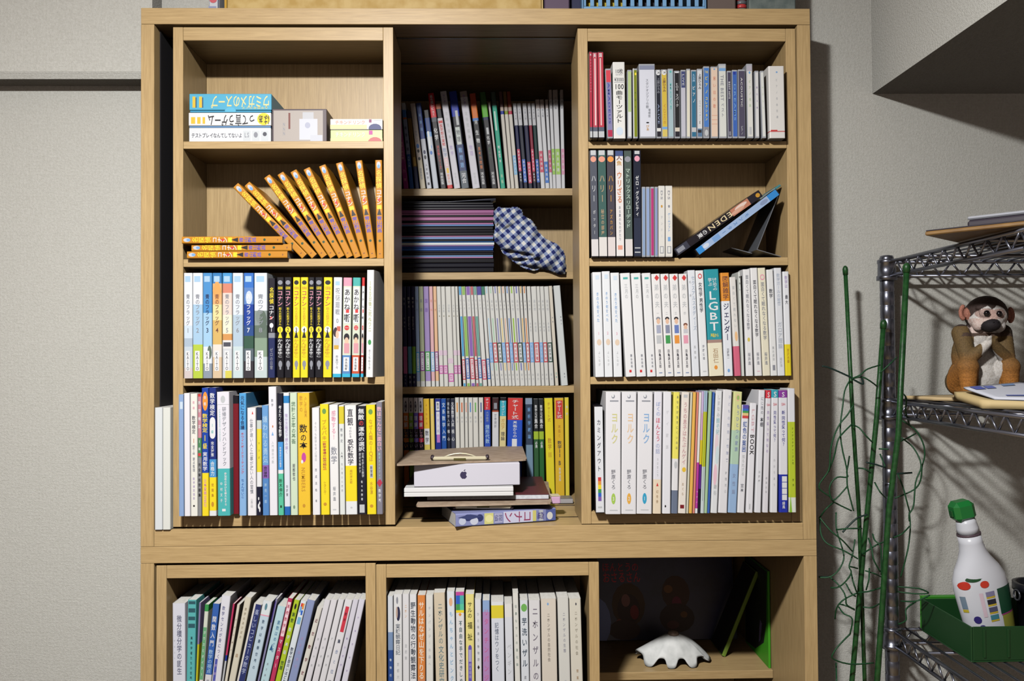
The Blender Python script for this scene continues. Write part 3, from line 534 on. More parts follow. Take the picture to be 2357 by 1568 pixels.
M3 += [st((878, 920), (942, 996), '#4aa4d8', '#d04a58', .73, .935, 'white book with sky blue stripe, red tab'), st((922, 976), (998, 1056), '#93c25a', '#2f5cbc', .72, .925, 'white book with green stripe, blue tab'), st((982, 1048), (1058, 1130), '#8e62b8', '#d23a58', .715, .93, 'white book with purple stripe, red tab'),
 st((1050, 1088), (1131, 1180), '#c85a64', '#c8505c', .735, .935, 'white book with red stripe, red tab'), st((1092, 1140), (1182, 1228), '#6aa89a', '#3f78cc', .715, .92, 'white book with teal stripe, blue tab'), st((1142, 1205), (1231, 1301), '#4a3fa0', '#d2406a', .735, .935, 'white book with indigo head, wide red tab', False),
 st((-15, 30), (80, 135), '#2a7a62', '#3a7ad0', .725, .93, 'white book with dark green head, blue tab', False, o2)]
tabs = dict(b=('#7fb0e6', 'light blue'), r=('#cf3a4a', 'red'), g=('#1f4a38', 'dark green'))
for t_, b_, stripe, tb, nm in (((32, 86), (137, 190), '#b4d4e8', 'b', 'pale blue'), ((87, 150), (192, 262), '#b4d8bc', 'r', 'pale green'), ((152, 215), (264, 325), '#8f92c4', 'g', 'violet'), ((217, 270), (327, 378), '#ecd48a', 'b', 'straw'), ((272, 325), (380, 430), '#ecc0a4', 'r', 'apricot'),
   ((327, 385), (432, 480), '#6a94d2', 'b', 'blue'), ((387, 455), (482, 548), '#9cc848', 'r', 'lime'), ((457, 525), (550, 618), '#7a80bc', 'g', 'indigo'), ((527, 575), (620, 660), '#e4b44a', 'b', 'amber'), ((577, 635), (662, 712), '#e08c44', 'r', 'orange'),
   ((637, 700), (714, 770), None, 'b', ''), ((702, 780), (772, 855), None, 'r', ''), ((782, 830), (857, 905), None, 'b', ''), ((832, 890), (907, 970), None, 'r', ''), ((892, 960), (972, 1045), None, 'g', '')):
    c, cn = tabs[tb]
    p_ = ([('r', .3, .62, 0, .07, stripe), ('r', .28, .6, .32, .57, stripe), ('r', .3, .6, .77, .845, stripe)] if stripe else [('年度版', .36, .46, 'lgy', .4)])+[('過去問', .13, .25, 'lgy', .45)]+lb_(.565, .765, c, 'w' if tb != 'b' else '#a8caf0', '駿台予備')+[('駿台', .87, .95, 'lgy', .4)]
    M3.append(A(t_[0], t_[1], b_[0], b_[1], 58, [(1, '#e3e3de')], 'exam book with %s%s tab' % ((nm+' stripe, ') if nm else 'plain spine, ', cn), p_, o=o2))
M3 += [A(962, 1002, 1048, 1112, 52, [(1, '#e4dccc')], 'cream book without a tab', [('問題', .3, .38, 'gy', .3), ('Z会', .86, .93, 'te', .4)], o=o2), A(1012, 1138, 1142, 1240, 45, [(1, '#dfe3e2')], 'thick white book standing apart', [('数学の', .3, .4, 'gy', .2, .75), ('東京', .87, .93, 'gy', .2, .6)], o=o2)]
shelf_row(M3, YB, ZM['M3'], 'on lower middle shelf', 0.148, 1498, None)

# ---- middle, behind the pile
o = (915, 905, 9.5); o2 = (1110, 905, 6.15)
def ser(t, b, c, c2, nm): return A(t[0], t[1], b[0], b[1], 105, [(.15, '#d6ced0'), (.31, c), (.4, '#2a1f2a'), (.44, c), (.52, '#251c28'), (1, c)], '%s reference book with grey capsule' % nm, [('e', .25, .75, .03, .14, '#4a4250'), ('学習', .04, .13, 'lgy', .35), ('理解', .17, .3, 'w', .75), ('しやすい', .31, .5, c2, .7)])
M4 = [ser((118, 235), (128, 246), '#e07f2a', 'og', 'orange'), ser((238, 335), (248, 355), '#8fc03a', 'lg', 'green'), ser((338, 440), (358, 462), '#7a62c8', 'lp', 'violet'), ser((443, 560), (465, 576), '#d2304a', 'pk', 'red'),
 A(562, 690, 578, 722, 125, [(.3, 'yo'), (1, '#e8d36a')], 'yellow book with white lettered label', [('r', .05, .95, .3, .46, 'w'), ('数学', .31, .45, 'txt', .65), ('よくわかる', .04, .27, 'do', .3)]),
 A(693, 808, 724, 825, 125, [(1, '#ead076')], 'plain straw yellow book', [('高校', .05, .2, 'wa', .3)]),
 A(813, 944, 829, 960, 125, [(1, '#20308c')], 'navy book with white capsules', [('r', .18, .8, .03, .12, 'w'), ('r', .18, .8, .13, .36, '#dfe0ea'), ('大学入試', .14, .35, 'lp', .4), ('r', .25, .8, .36, .44, '#c07ac8'), ('数学', .04, .11, 'nv', .4)]),
 A(948, 1058, 963, 1078, 125, [(1, '#2456a8')], 'mid blue book with pale blue title', [('文系数学入門', .03, .43, 'pb', .7)]),
 A(1062, 1150, 1082, 1165, 130, [(1, '#25293c')], 'slate book with white title', [('理系数学入試', .03, .28, 'lgy', .7), ('核心', .29, .44, 'w', .75)]),
 A(1153, 1245, 1168, 1270, 130, [(.05, '#25293c'), (1, '#4a4e60')], 'slate grey book with white title', [('文系数学入試', .03, .28, 'w', .7), ('核心', .29, .44, 'w', .75)])]
for t_, b_, c, nm in (((1250, 1350), (1272, 1368), 'og', 'amber'), ((1353, 1455), (1371, 1470), '#d86a3a', 'orange'), ((1458, 1540), (1473, 1550), 'sal', 'salmon'), ((1543, 1640), (1553, 1655), '#5a8fd0', 'blue'), ((1643, 1760), (1658, 1775), '#7ab86a', 'green'), ((1763, 1885), (1778, 1891), '#5a649a', 'slate blue')):
    M4.append(A(t_[0], t_[1], b_[0], b_[1], 100, [(1, '#e2e0d8')], 'white booklet with short %s bar' % nm, [('r', .35, .65, .05, .145, c), ('数学', .18, .26, 'lgy', .4)]))
M4 += [A(1892, 2030, 1899, 2038, 95, [(.125, '#d23a42'), (1, '#3354b8')], 'blue book with red head', [('チャート', .01, .12, 'w', .55), ('大学教養', .14, .25, 'gb', .5), ('線形代数', .27, .46, 'lb', .7)]),
 A(132, 244, 136, 240, 70, [(.125, '#3a1f22'), (.14, '#a8482c'), (1, '#dcdde0')], 'white book with dark brown head', [('r', .25, .75, .05, .11, 'gy'), ('確率統計', .16, .3, 'gy', .4)], o=o2, ylo=720),
 A(248, 344, 241, 336, 65, [(.03, 'k'), (.185, '#3fb0c4'), (1, '#e3d49a')], 'cream book with cyan head', [('キーポイント', .03, .18, 'w', .6), ('ガロア', .21, .32, 'go', .6), ('理論', .34, .43, 'txt', .65)], o=o2, ylo=720),
 A(350, 590, 346, 574, 70, [(.22, '#d63f3c'), (1, '#2a56c8')], 'thick blue reference book with large red head', [('チャート式', .015, .21, 'w', .5), ('基礎からの', .23, .4, 'w', .3), ('r', .3, .65, .41, .6, 'w')], o=o2, ylo=720),
 A(598, 720, 624, 728, 75, [(.06, '#8a9cb4'), (.47, '#38475e'), (1, '#7a96ae')], 'slate blue book with pale lower half', [('解析学概論', .08, .42, 'sb', .45)], o=o2, ylo=1140),
 A(723, 794, 734, 806, 85, [(.33, '#262a2c'), (.41, '#a8c43c'), (1, '#35603c')], 'narrow dark green book with lime label', [('数学公式', .06, .2, 'w', .55), ('集合', .2, .3, 'w', .7), ('必携', .43, .5, 'w', .5)], o=o2, ylo=1140),
 A(798, 868, 810, 884, 85, [(.33, '#262a2c'), (.41, '#a8c43c'), (1, '#2f6a38')], 'twin dark green book beside yellow spines', [('数学公式', .06, .2, 'w', .55), ('集合', .2, .3, 'w', .7), ('必携', .43, .5, 'w', .5)], o=o2, ylo=1140),
 A(872, 1004, 905, 1026, 72, [(1, '#f0e036')], 'lemon yellow reference book', [('チャート式', .04, .24, 'go', .4), ('数学', .4, .52, 'go', .5), ('III', .54, .6, 'go', .45, .5, 'h')], o=o2, ylo=1100),
 A(1008, 1164, 1031, 1168, 70, [(1, '#eabf36')], 'golden reference book with small red head', [('r', .12, .92, .025, .21, '#d63f3c'), ('チャート式', .03, .205, 'w', .6, .52), ('基礎と', .27, .4, 'go', .3), ('数学II', .43, .6, 'txt', .5, .5), ('B', .63, .68, 'txt', .4), ('数研出版', .7, .84, 'wa', .25)], o=o2, ylo=1100),
 A(1168, 1224, 1172, 1240, 65, [(1, '#eed94a')], 'narrow yellow book against the right unit', [('数学', .06, .2, 'wa', .5)], o=o2, ylo=1100)]
shelf_row(M4, YB, ZF, 'behind the middle pile', 0.148, 1140, None)

# ---- right unit, top shelf: discs
o = (1300, 0, 3.928)
A = lambda x0, x1, y0, y1, yt, bands, look, p=[], **k: dict(o=k.pop('o', o), t=(x0, x1), b=(y0, y1), yt=yt, bands=bands, look=look, p=p, **k)
dv = dict(kind='dvd', cat='dvd', name='dvd_case', d=0.13)
R1 = [
 A(190, 232, 207, 250, 462, [(.88, '#b8344a'), (.93, '#5a6070'), (1, 'lgy')], 'red film disc case', [('鬼', .02, .07, 'w', .6), ('ライフイズビューティフル', .09, .48, 'pk', .45)], **dv),
 A(236, 285, 253, 302, 468, [(.88, '#c04a5a'), (.93, '#5a6070'), (1, 'lgy')], 'red film disc case with white shine', [('r', .4, .7, .08, .85, '#e6c8c8'), ('英', .02, .07, 'w', .6)], **dv),
 A(289, 346, 305, 360, 465, [(.88, '#bc3c4c'), (.93, '#5a6070'), (1, 'lgy')], 'third and widest red film disc case', [('r', .35, .6, .08, .85, '#dcb4b4'), ('国', .02, .07, 'w', .6)], **dv),
 A(358, 425, 385, 438, 620, [(.18, '#d84a58'), (.9, '#8a86b0'), (1, 'cm')], 'lilac disc case with red head', [('AMADEUS', .2, .8, 'nb', .4, .5, 'cw')]),
 A(430, 546, 443, 552, 562, [(1, '#e6e6e2')], 'thick white disc set with large black title', [('10枚', .09, .15, 'txt', .7, .5, 'h'), ('CD BOX', .155, .175, 'gy', .6, .5, 'h'), ('¥3000', .2, .255, 'dgy', .85, .5, 'h'), ('r', .05, .95, .262, .268, 'gy'), ('100', .28, .36, 'k', .85, .5, 'h'), ('曲モーツァルト', .37, .8, 'k', .62), ('e', .2, .8, .85, .96, 'pb')], name='disc_box', kind='paper', cat='box', pages='box'),
 A(562, 608, 568, 608, 632, [(.62, '#b8cc90'), (1, '#dfe2e0')], 'disc case pale green above, white below'),
 A(612, 658, 620, 662, 620, [(1, '#7f8a24')], 'olive green disc case', [('r', -.05, .2, 0, 1, 'wa'), ('e', .4, .8, .06, .1, 'ye'), ('ベスト', .3, .6, '#3a4410', .4)]),
 A(668, 814, 678, 824, 578, [(.06, '#8a90a8'), (1, '#dcdfea')], 'widest white disc case on the shelf', [('スタジオジブリの歌', .2, .6, 'gy', .2), ('増補盤', .6, .72, 'gy', .16, .62), ('e', .4, .6, .78, .8, 'k'), ('ぴあ', .82, .9, 'go', .2)]),
 A(820, 866, 829, 876, 630, [(.87, '#1e222e'), (.92, 'wa'), (1, 'kk')], 'black disc case with white circle', [('e', .05, .95, .01, .085, 'w'), ('14', .02, .07, 'k', .6, .5, 'h'), ('上原ひろみ', .12, .35, 'gy', .6), ('ALIVE', .5, .8, 'gb', .4, .5, 'cw')]),
 A(869, 924, 879, 934, 628, [(.85, '#d6bb4a'), (.89, 'sb'), (1, '#d8c46a')], 'mustard disc case with white circle', [('e', .1, .9, .01, .085, 'w'), ('14', .02, .07, 'k', .5, .5, 'h'), ('上原ひろみ', .12, .33, 'br', .55), ('VOICE', .5, .8, 'go', .4, .5, 'cw')]),
 A(928, 982, 937, 988, 622, [(1, '#a8c0c8')], 'pale aqua disc case', [('e', .3, .7, .03, .06, 'te'), ('MOVE', .2, .6, 'te', .3, .5, 'cw')]),
 A(987, 1038, 992, 1046, 640, [(.86, '#1c1d22'), (.92, '#d8cfc0'), (1, 'kk')], 'black disc case with white title', [('r', .15, .85, .02, .035, 'w'), ('ヒロミ', .18, .3, 'w', .55), ('スパーク', .34, .54, 'w', .55)]),
 A(1044, 1096, 1052, 1098, 632, [(.25, '#444c7a'), (1, '#c4c4d0')], 'silver disc case with indigo head', [('LIVE', .06, .24, 'lgy', .5, .5, 'cw')]),
 A(1098, 1136, 1100, 1137, 622, [(1, '#e3dfcc')], 'plain cream disc case'),
 A(1141, 1190, 1144, 1194, 632, [(.86, '#2f6f90'), (.93, 'lgy'), (1, '#2f6f90')], 'teal disc case with white title', [('久石譲', .06, .18, 'lb', .5), ('ピアノ', .22, .5, 'w', .55)]),
 A(1194, 1244, 1197, 1248, 622, [(.88, '#d9dcdf'), (1, '#5a7a9c')], 'white disc case with dark title at head', [('上原ひろみ', .07, .3, 'txt', .6), ('SPECTRUM', .45, .8, 'lgy', .35, .5, 'cw'), ('r', .1, .8, .88, .92, 'k')]),
 A(1252, 1308, 1252, 1310, 600, [(.86, '#4a7ec8'), (1, '#8a8a90')], 'framed blue disc case with yellow lettering', [('THE', .06, .1, 'ye', .6, .5, 'h'), ('ピアノ', .12, .4, 'ye', .5), ('コレクション', .42, .76, 'ye', .45), ('e', .2, .8, .88, .97, 'lgy')]),
 A(1318, 1384, 1320, 1390, 602, [(1, '#e6cdb8')], 'peach disc case', [('e', .35, .65, .03, .05, 'sb'), ('思い出の歌', .12, .6, 'sal', .4), ('r', .1, .9, .68, .685, 'sal'), ('r', .1, .9, .74, .745, 'sal'), ('r', .1, .9, .8, .805, 'sal')]),
 A(1388, 1458, 1394, 1470, 577, [(.04, 'lgy'), (.08, 'sb'), (1, '#dcdfd8')], 'tall white disc case with grey title', [('THE BEST', .15, .5, 'gy', .5, .45, 'cw'), ('ベスト', .52, .72, 'gy', .4)]),
 A(1466, 1505, 1474, 1514, 640, [(1, '#44405a')], 'dark plum disc case beside the blue one', [('BEST HITS', .16, .42, 'w', .45, .5, 'cw'), ('r', .3, .7, .9, .96, 'gy')]),
 A(1508, 1562, 1517, 1566, 632, [(1, '#3a66b8')], 'royal blue disc case', [('r', .2, .7, .03, .07, 'nb'), ('DREAMS', .2, .75, 'sb', .4, .5, 'cw')]),
 A(1565, 1630, 1570, 1636, 628, [(1, '#4c475e')], 'dark plum disc case beside tall white one', [('ACOUSTIC', .12, .55, 'wa', .3, .5, 'cw'), ('ピアノ', .82, .95, 'lgy', .3)]),
 A(1636, 1700, 1652, 1708, 577, [(.08, '#b8b4c0'), (1, '#e2e2dc')], 'tall white disc case with clear top', [('d', .3, .7, .1, .14, 'sb'), ('ピアノ名曲', .2, .6, 'lg', .35), ('r', .3, .7, .85, .95, 'lgy')]),
 A(1712, 1756, 1724, 1762, 640, [(1, '#e0e0e0')], 'narrow white disc case', [('聖なる夜', .2, .6, 'lp', .35)]),
 A(1758, 1806, 1786, 1822, 640, [(1, '#e4e6e2')], 'narrow white disc case next to the box', [('やさしい', .2, .6, 'lg', .35)]),
 A(1840, 1982, 1852, 1996, 598, [(.9, '#e4e2de'), (.915, '#c96a6a'), (1, '#e4e2de')], 'thick white box with red foot line', [('d', .45, .6, .07, .1, 'sb'), ('ピアノ名曲百選', .15, .75, 'lgy', .12), ('r', .05, .5, .885, .9, 'rd')], name='disc_box', kind='paper', cat='box', pages='box'),
]
for e in R1:
    if e.get('pages') == 'box': e['pages'] = mat('w', .5)
for e in R1:
    e.setdefault('kind', 'cd'); e.setdefault('cat', 'cd'); e.setdefault('name', 'cd_case')
shelf_row(R1, -0.013, ZR[0], "on right unit's top shelf", 0.138, 1245, 'discs on the top shelf', xmin=XR0+.0178, xmax=XR1-.0178)
# ---- right unit, second shelf
o = (1330, 320, 4.285)
fl = lambda c, t1, t2, cc='lgy', badge='sal': [('r', .12, .88, .005, .05, 'lgy'), ('e', .08, .92, .06, .115, badge), (t1, .22, .5, cc, .7), (t2, .55, .8, cc, .4)]
R2 = [
 A(112, 188, 134, 206, 108, [(.84, '#565a66'), (1, '#dcd8d8')], 'grey film disc case with pale foot', fl(0, 'ハリー', 'ポッター'), **dv),
 A(193, 275, 209, 292, 108, [(.82, '#41635e'), (1, '#e0dcd8')], 'dark green film disc case', fl(0, 'ハリー', '秘密の部屋', 'tan'), **dv),
 A(280, 362, 296, 374, 108, [(.82, '#4a4650'), (1, '#dfd6d4')], 'charcoal film disc case with gold title', fl(0, 'ハリー', 'アズカバン', 'go', 'og'), **dv),
 A(366, 446, 377, 462, 108, [(.05, '#4a5a8a'), (1, '#e8e4e2')], 'white film disc case with orange brown title', [('人', .05, .1, 'br', .8), ('魚', .1, .15, 'go', .7), ('ウリざる', .2, .5, 'do', .7), ('ある夏のものがたり', .52, .85, 'gy', .3), ('r', .2, .8, .89, .93, 'sal')], **dv),
 A(452, 528, 466, 546, 108, [(.84, '#4e5c58'), (1, '#ded8d6')], 'grey green film case with long title', [('e', .08, .92, .06, .115, 'gy'), ('マトリックス', .17, .46, '#b8cfc0', .7), ('リローデッド', .47, .73, '#b8cfc0', .7)], **dv),
 A(546, 620, 552, 628, 108, [(.64, '#1d2336'), (1, '#2c3348')], 'navy film disc case with white title', [('r', .15, .85, .01, .04, 'lgy'), ('e', .12, .88, .055, .11, 'pk'), ('ゼロ・グラビティ', .24, .62, 'w', .5), ('r', .1, .9, .91, .92, 'lgy'), ('r', .1, .9, .95, .96, 'lgy')], **dv),
]
for t_, b_, c, nm in (((632, 668), (634, 670), '#8ea6c8', 'slim ice blue disc case by films'), ((672, 710), (675, 714), '#93a8d0', 'slim ice blue disc case by magenta'), ((714, 754), (718, 756), '#b83a78', 'slim magenta disc case'), ((758, 790), (760, 792), '#8c9cc8', 'slim periwinkle disc case')):
    R2.append(A(t_[0], t_[1], b_[0], b_[1], 472, [(1, c)], nm, kind='cd', cat='cd', name='cd_case', d=.13))
R2 += [A(795, 858, 797, 860, 462, [(1, '#e2e0da')], 'white game disc case with green emblem', [('DS', .06, .2, 'gy', .4, .5, 'cw'), ('e', .35, .65, .27, .31, 'go'), ('テンドー', .4, .75, 'lgy', .35), ('r', .2, .8, .85, .95, 'gy'), ('r', .3, .7, .86, .94, 'wa')], kind='dvd', cat='game case', name='game_case', d=.125),
 A(863, 932, 865, 938, 462, [(1, '#e6e3dc')], 'white game disc case with blue lettering', [('DS', .06, .2, 'gy', .4, .5, 'cw'), ('e', .35, .65, .27, .31, 'gy'), ('ゲームソフト', .38, .65, 'sb', .4), ('r', .3, .7, .72, .78, 'sb'), ('r', .2, .8, .85, .95, 'gy'), ('r', .3, .7, .86, .94, 'wa')], kind='dvd', cat='game case', name='game_case', d=.125)]
for e in R2:
    if e.get('name') == 'game_case': e['bands'] = [(1, e['bands'][0][1], '#dedcd6')]
shelf_row(R2, -0.006, ZR[1], "on right unit's second shelf", 0.13, 1150, None, xmin=XR0+.0178, xmax=XR1-.0178)

# ---- right unit, third shelf
o = (1340, 600, 4.365)
A = lambda x0, x1, y0, y1, yt, bands, look, p=[], **k: dict(o=k.pop('o', o), t=(x0, x1), b=(y0, y1), yt=yt, bands=bands, look=look, p=p, **k)
R3 = []
for i, (t_, b_, yt, lk) in enumerate((((102, 192), (134, 224), 116, 'white comic with blue title, green edge'), ((196, 280), (228, 310), 108, 'taller white comic with faint blue title'), ((284, 372), (314, 410), 122, 'white comic with blue cover edge'))):
    R3.append(A(t_[0], t_[1], b_[0], b_[1], yt, [(1, '#e8ebee')], lk, [('r', .3, .75, .03, .07, 'pb'), ('きのう何食べた', .19, .48, 'sb', .32), (str(i+1), .57, .6, 'pk', .3), ('e', .25, .8, .64, .7, '#e3cdb6'), ('よしなが', .75, .9, 'lgy', .25)]))
for i, (t_, b_) in enumerate((((380, 482), (440, 540)), ((490, 588), (547, 645)), ((600, 688), (652, 746)))):
    R3.append(A(t_[0], t_[1], b_[0], b_[1], 124, [(1, '#eaebec')], 'white comic with red seal, number %d' % (i+1), [('r', .25, .75, .04, .06, 'te'), ('三月の', .1, .25, 'lgy', .35), ('鎌谷悠希', .78, .92, 'gy', .22, .65), ('r', .35, .6, .935, .96, 'rd')]))
for i, (t_, b_, hair, sh, st_, lk) in enumerate((((692, 784), (748, 834), 'gy', '#a9aec4', 'gy', 'white comic with grey haired man'), ((787, 870), (837, 925), 'k', '#8a90a8', 'gn', 'white comic with man above green patch'), ((874, 966), (928, 1014), 'k', '#6a80c0', 'og', 'white comic with man in blue stripes'), ((970, 1056), (1017, 1100), 'br', '#c9c9d0', 'pk', 'white comic with girl and navy patch'))):
    R3.append(A(t_[0], t_[1], b_[0], b_[1], 132, [(1, '#ecebea')], lk, [('d', .3, .9, .01, .07, 'rd'), ('弟の夫', .09, .34, 'lgy', .55), ('一二三四'[i], .37, .4, 'lgy', .3), ('e', .25, .8, .42+.06*(i == 3), .455+.06*(i == 3), hair), ('e', .3, .75, .435+.06*(i == 3), .49+.06*(i == 3), 'sk'), ('r', .25, .8, .5+.04*(i == 3), .58, sh), ('r', .2, .8, .6, .68, st_ if i != 0 else 'lgy'), ('田亀源五郎', .735, .92, 'txt', .3), ('r', .3, .7, .96, .97, 'gb')]))
R3 += [
 A(1060, 1134, 1104, 1186, 96, [(1, '#e4e8ee')], 'white book with faint blue katakana title', [('セクスアルスタディーズ', .05, .57, '#a9b8cc', .5, .65), ('明解', .05, .3, 'lgy', .25, .2), ('風間孝', .7, .85, 'lgy', .3)]),
 A(1138, 1218, 1189, 1275, 98, [(1, '#e9ebec')], 'white book with red emblem and dark title', [('e', .25, .8, .03, .08, 'rd'), ('e', .35, .7, .04, .07, 'w'), ('女性学', .11, .25, 'txt', .5), ('男性学', .26, .4, 'txt', .5), ('伊藤公雄', .7, .85, 'gy', .28), ('r', .3, .75, .95, .96, 'lgy')]),
 A(1224, 1370, 1279, 1425, 85, [(.66, '#2f98a4'), (.69, '#a88a80'), (1, '#ece6cc')], 'thick teal book with large white initials', [('はじめての', .08, .2, 'w', .35, .7), ('学ぶ', .08, .16, 'w', .3, .35), ('L', .2, .29, 'w', .85, .5, 'v'), ('G', .3, .39, 'w', .85, .5, 'v'), ('B', .4, .48, 'w', .85, .5, 'v'), ('T', .49, .58, 'w', .85, .5, 'v'), ('基礎から', .59, .65, 'ye', .6, .5, 'h'), ('石田仁', .74, .88, 'tan', .4), ('e', .35, .6, .9, .94, 'og')]),
 A(1390, 1476, 1430, 1520, 122, [(.275, '#e09236'), (1, '#e6eaf0')], 'white book with orange head and black title', [('図解雑学', .03, .26, 'br', .75), ('ジェンダー', .29, .66, 'nv', .75), ('加藤秀一', .73, .84, 'gy', .3), ('e', .35, .65, .93, .965, 'sb')]),
 A(1484, 1540, 1528, 1606, 165, [(.7, '#e3e0dc'), (1, '#d66a84')], 'white book with pink foot', [('面白くて眠れない', .08, .52, 'lgy', .4), ('e', .3, .8, .55, .65, '#eec08c')]),
 A(1545, 1612, 1608, 1632, 115, [(1, '#d5d9d4')], 'grey white book with black letters at head', [('面白い', .02, .2, 'k', .6)], Y=-0.008),
 A(1622, 1684, 1640, 1730, 88, [(1, '#e9e9ea')], 'white book with grey title, yellow dot', [('面白くて眠れなくなる', .05, .5, 'gy', .45), ('数学', .5, .57, 'gy', .45), ('e', .3, .7, .64, .68, '#d9c65a'), ('桜井進', .78, .9, 'gy', .4)]),
 A(1688, 1760, 1735, 1814, 73, [(1, '#eaeaea')], 'white book with grey title, taller head', [('面白くて眠れなくなる', .11, .56, 'dgy', .5), ('数学', .56, .64, 'dgy', .5), ('桜井進', .78, .9, 'gy', .4), ('r', .3, .7, .955, .96, 'pk')]),
 A(1764, 1842, 1818, 1894, 72, [(1, '#e9e4cc')], 'cream book with pink ring', [('e', .2, .85, .06, .115, 'pk'), ('e', .3, .75, .07, .105, 'cr'), ('面白くて眠れなくなる', .13, .58, 'gy', .5), ('数学', .58, .67, 'gy', .5), ('桜井進', .78, .9, 'gy', .4)]),
 A(1850, 1922, 1897, 1964, 90, [(1, '#e8e9e8')], 'white book with short grey title', [('数学', .18, .27, 'dgy', .6), ('高木貞治', .72, .86, 'lgy', .35), ('r', .3, .7, .9, .95, 'gy')]),
 A(1926, 2004, 1967, 2040, 73, [(1, '#e2e5ea')], 'bluish white book with tall faint title', [('数学ガールの秘密', .05, .35, '#b9c4d6', .5), ('ガロア理論', .5, .75, '#b9c0cc', .65), ('結城浩', .83, .92, 'lgy', .35)]),
 A(2010, 2080, 2044, 2106, 110, [(.7, '#e8eaee'), (1, '#ead62c')], 'white book with yellow foot by the panel', [('数学は', .04, .16, 'lp', .5), ('最大', .22, .32, 'dgy', .5), ('芳沢光雄', .74, .88, 'go', .4)]),
]
shelf_row(R3, -0.005, ZR[2], "on right unit's third shelf", 0.126, 1155, None, xmin=XR0+.0178, xmax=XR1-.0178)

# ---- right unit, bottom shelf
o = (1350, 890, 5.059); o2 = (1600, 890-10, 4.9)
R4 = [
 A(88, 188, 108, 208, 222, [(1, '#e6e8ec')], 'white film case with rainbow blocks', [('カミングアウト', .12, .62, 'dgy', .5), ('r', .3, .7, .665, .7, 'rd'), ('r', .3, .7, .7, .735, 'og'), ('r', .3, .7, .735, .775, 'ye'), ('r', .3, .7, .775, .81, 'gn'), ('r', .3, .7, .81, .845, 'bl'), ('r', .3, .7, .845, .885, 'pp'), ('r', .25, .75, .935, .95, 'lgy')], kind='dvd', cat='dvd', name='dvd_case', d=.13, Y=-.012),
]
for t_, b_, c, n, dig, cn in (((225, 402), (222, 402), '#d6d28e', '#a8cc5a', '3', 'green'), ((410, 588), (406, 580), '#ecc9a0', '#eab04a', '2', 'amber'), ((592, 782), (584, 762), '#8ab4e0', '#35a4cc', '1', 'blue')):
    R4.append(A(t_[0], t_[1], b_[0], b_[1], 62, [(1, '#e8e7ea')], 'thick white comic with %s foot capsule' % cn, [('e', .36, .6, .02, .055, 'gy'), ('e', .38, .54, .018, .045, 'w'), ('r', .25, .85, .07, .08, 'gy'), ('ヨルク', .165, .43, c, .5, .58), ('野原くろ', .635, .8, '#85868e', .32, .5), ('e', .36, .66, .83, .92, n), (dig, .85, .9, 'w', .2, .51), ('r', .25, .8, .965, .972, 'lgy')]))
